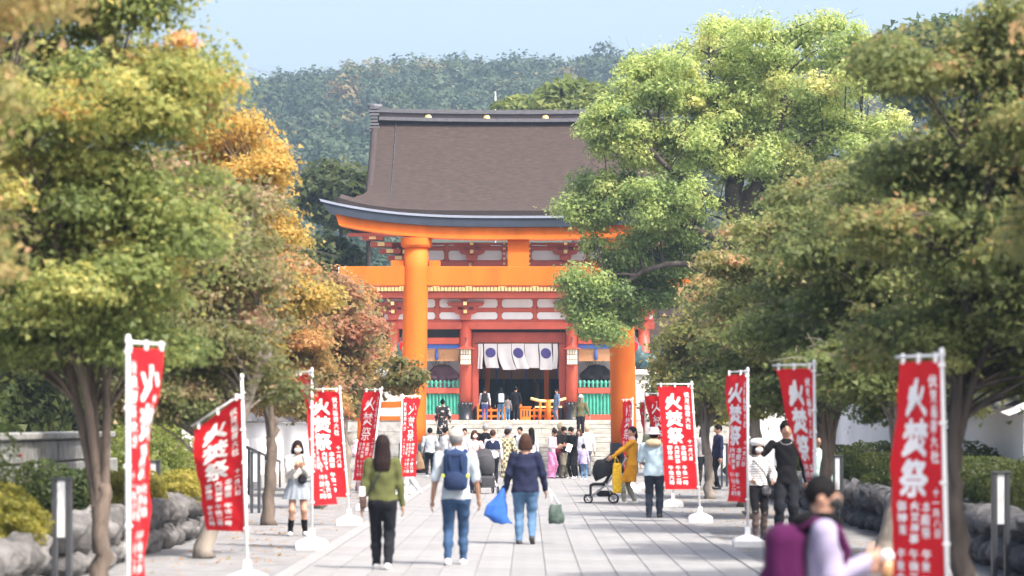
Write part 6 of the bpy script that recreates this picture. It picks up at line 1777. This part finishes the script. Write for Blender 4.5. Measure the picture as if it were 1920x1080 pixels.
# --- on the steps and the landing
def step_z(d):
    i = int((d - ST0) // RUN); return RISE * max(0, min(NST, i + 1))
FLO = mat('black_floral_cloth', (.55, .48, .44), .85, .03, 8, col2=(.018, .017, .02))
FLO.node_tree.nodes['Color Ramp'].color_ramp.elements[0].position = .56; FLO.node_tree.nodes['Color Ramp'].color_ramp.elements[1].position = .60
ds = 99.3
person('woman in black floral dress climbing the left of the steps', XX(830, ds), ds, 1.62, PI, FLO, FLO, SHB, SK, ('bun', HB), z=step_z(ds), dress=[(FLO, [(.2, 0, 0, .15, .12), (.45, 0, 0, .115, .09), (.6, 0, 0, .085, .064), (.75, 0, 0, .092, .064)])], vox=.023, face=False, arms=((.15, -.06, .52), (.17, -.02, .5)), armw=1.5, feet=((.05, 0), (-.05, .02)))
ds = 99.7
person('man in khaki jacket and pale cap coming down the steps', XX(1089, ds), ds, 1.62, R(-6), cloth('khaki_jacket', (.13, .125, .07)), CDK, SHB, SK, ('short', HG), z=step_z(ds), hat=('cap', CW), vox=.022, arms=((.21, -.06, .50), (.16, -.04, .5)), feet=((.05, -.02), (-.05, .02)), armw=1.2)
dg_ = 124.0
g1, _, _ = person('visitor in grey hoodie and blue trousers entering the gate on the left', XX(909, dg_), dg_, 1.55, PI, cloth('light_grey_hoodie', (.42, .42, .45)), cloth('violet_blue_trousers', (.07, .08, .24)), SHB, SK, ('short', HB), z=LZ, vox=.025, face=False, sh=.115)
t = at_person(g1, 'backpack', 'black backpack on the visitor in grey hoodie', 'backpack'); sdf_mesh('backpack_body', lambda P: d_box(P, (0, .17, 1.08), (.14, .08, .22), .06), (-.25, .0, .8), (.25, .32, 1.36), .025, BPK, t); [MB().tube([(s * .09, .10, 1.25), (s * .11, .0, 1.32), (s * .11, -.1, 1.2), (s * .12, .0, .95)], .02, 5).build('shoulder_strap', BPK, t) for s in (-1, 1)]
g2_, _, _ = person('visitor in black jacket and light jeans entering the gate in the middle', XX(939, dg_), dg_, 1.55, PI + .1, CBLK, CLDEN, SHB, SK, ('long', HB), z=LZ, vox=.025, face=False, sh=.115)
t = at_person(g2_, 'backpack', 'pale grey backpack on the visitor in black jacket', 'backpack'); sdf_mesh('backpack_body', lambda P: d_box(P, (0, .17, 1.06), (.14, .08, .21), .06), (-.25, .0, .8), (.25, .32, 1.36), .025, cloth('pale_grey_pack', (.40, .46, .52)), t); [MB().tube([(s * .09, .10, 1.25), (s * .11, .0, 1.32), (s * .11, -.1, 1.2), (s * .12, .0, .95)], .02, 5).build('shoulder_strap', BPK, t) for s in (-1, 1)]
person('visitor in black standing in the gate doorway right of the pale backpack', XX(967, dg_ + .5), dg_ + .5, 1.6, PI, CBLK, CDK, SHW, SK, ('short', HB), z=LZ, vox=.025, face=False)
person('small child between the visitors in the doorway', XX(952, dg_), dg_, 1.15, PI, cloth('dark_patterned_top', (.16, .15, .16)), CLDEN, SHW, SK, ('child', HB), z=LZ, vox=.025, face=False)
person('person in blue grey clothes beside the right door jamb', XX(1044, dg_ + 1), dg_ + 1, 1.5, R(-60), cloth('blue_grey_cloth', (.12, .17, .26)), cloth('blue_grey_trousers', (.10, .14, .22)), SHB, SK, ('short', HB), z=LZ, vox=.025)
# people among the right trunks
person('distant woman in grey top and dark skirt beside the far path lamp', XX(1318, 74), 74, 1.62, R(5), cloth('soft_grey_top', (.36, .34, .36)), CDK, SHB, SK, ('long', HBR), thigh=CDK, shank=TGT, vox=.023)
person('man in navy jacket between the right trunks', XX(1346, 70), 70, 1.70, R(-70), CNAVY, CDK, SHB, SK, ('short', HB), vox=.023)
person('person in maroon top behind the thick right trunk', XX(1407, 58), 58, 1.68, R(20), CMAR, CDK, SHB, SKT, ('short', HB), vox=.023)

# ------------------------------------------------------------------ thin autumn haze over the valley
hz_ = MB(); hz_.box(-420, 420, -20, 860, -1, 125)
hm_ = bpy.data.materials.new('haze'); hm_.use_nodes = True
nt = hm_.node_tree; nt.nodes.clear()
ou = nt.nodes.new('ShaderNodeOutputMaterial'); pv = nt.nodes.new('ShaderNodeVolumePrincipled')
pv.inputs['Color'].default_value = (.58, .77, 1.0, 1); pv.inputs['Density'].default_value = .0005; pv.inputs['Anisotropy'].default_value = .3
nt.links.new(pv.outputs[0], ou.inputs['Volume'])
HAZE = True
if HAZE:
    ho = tag(hz_.build('haze', hm_), kind='stuff')
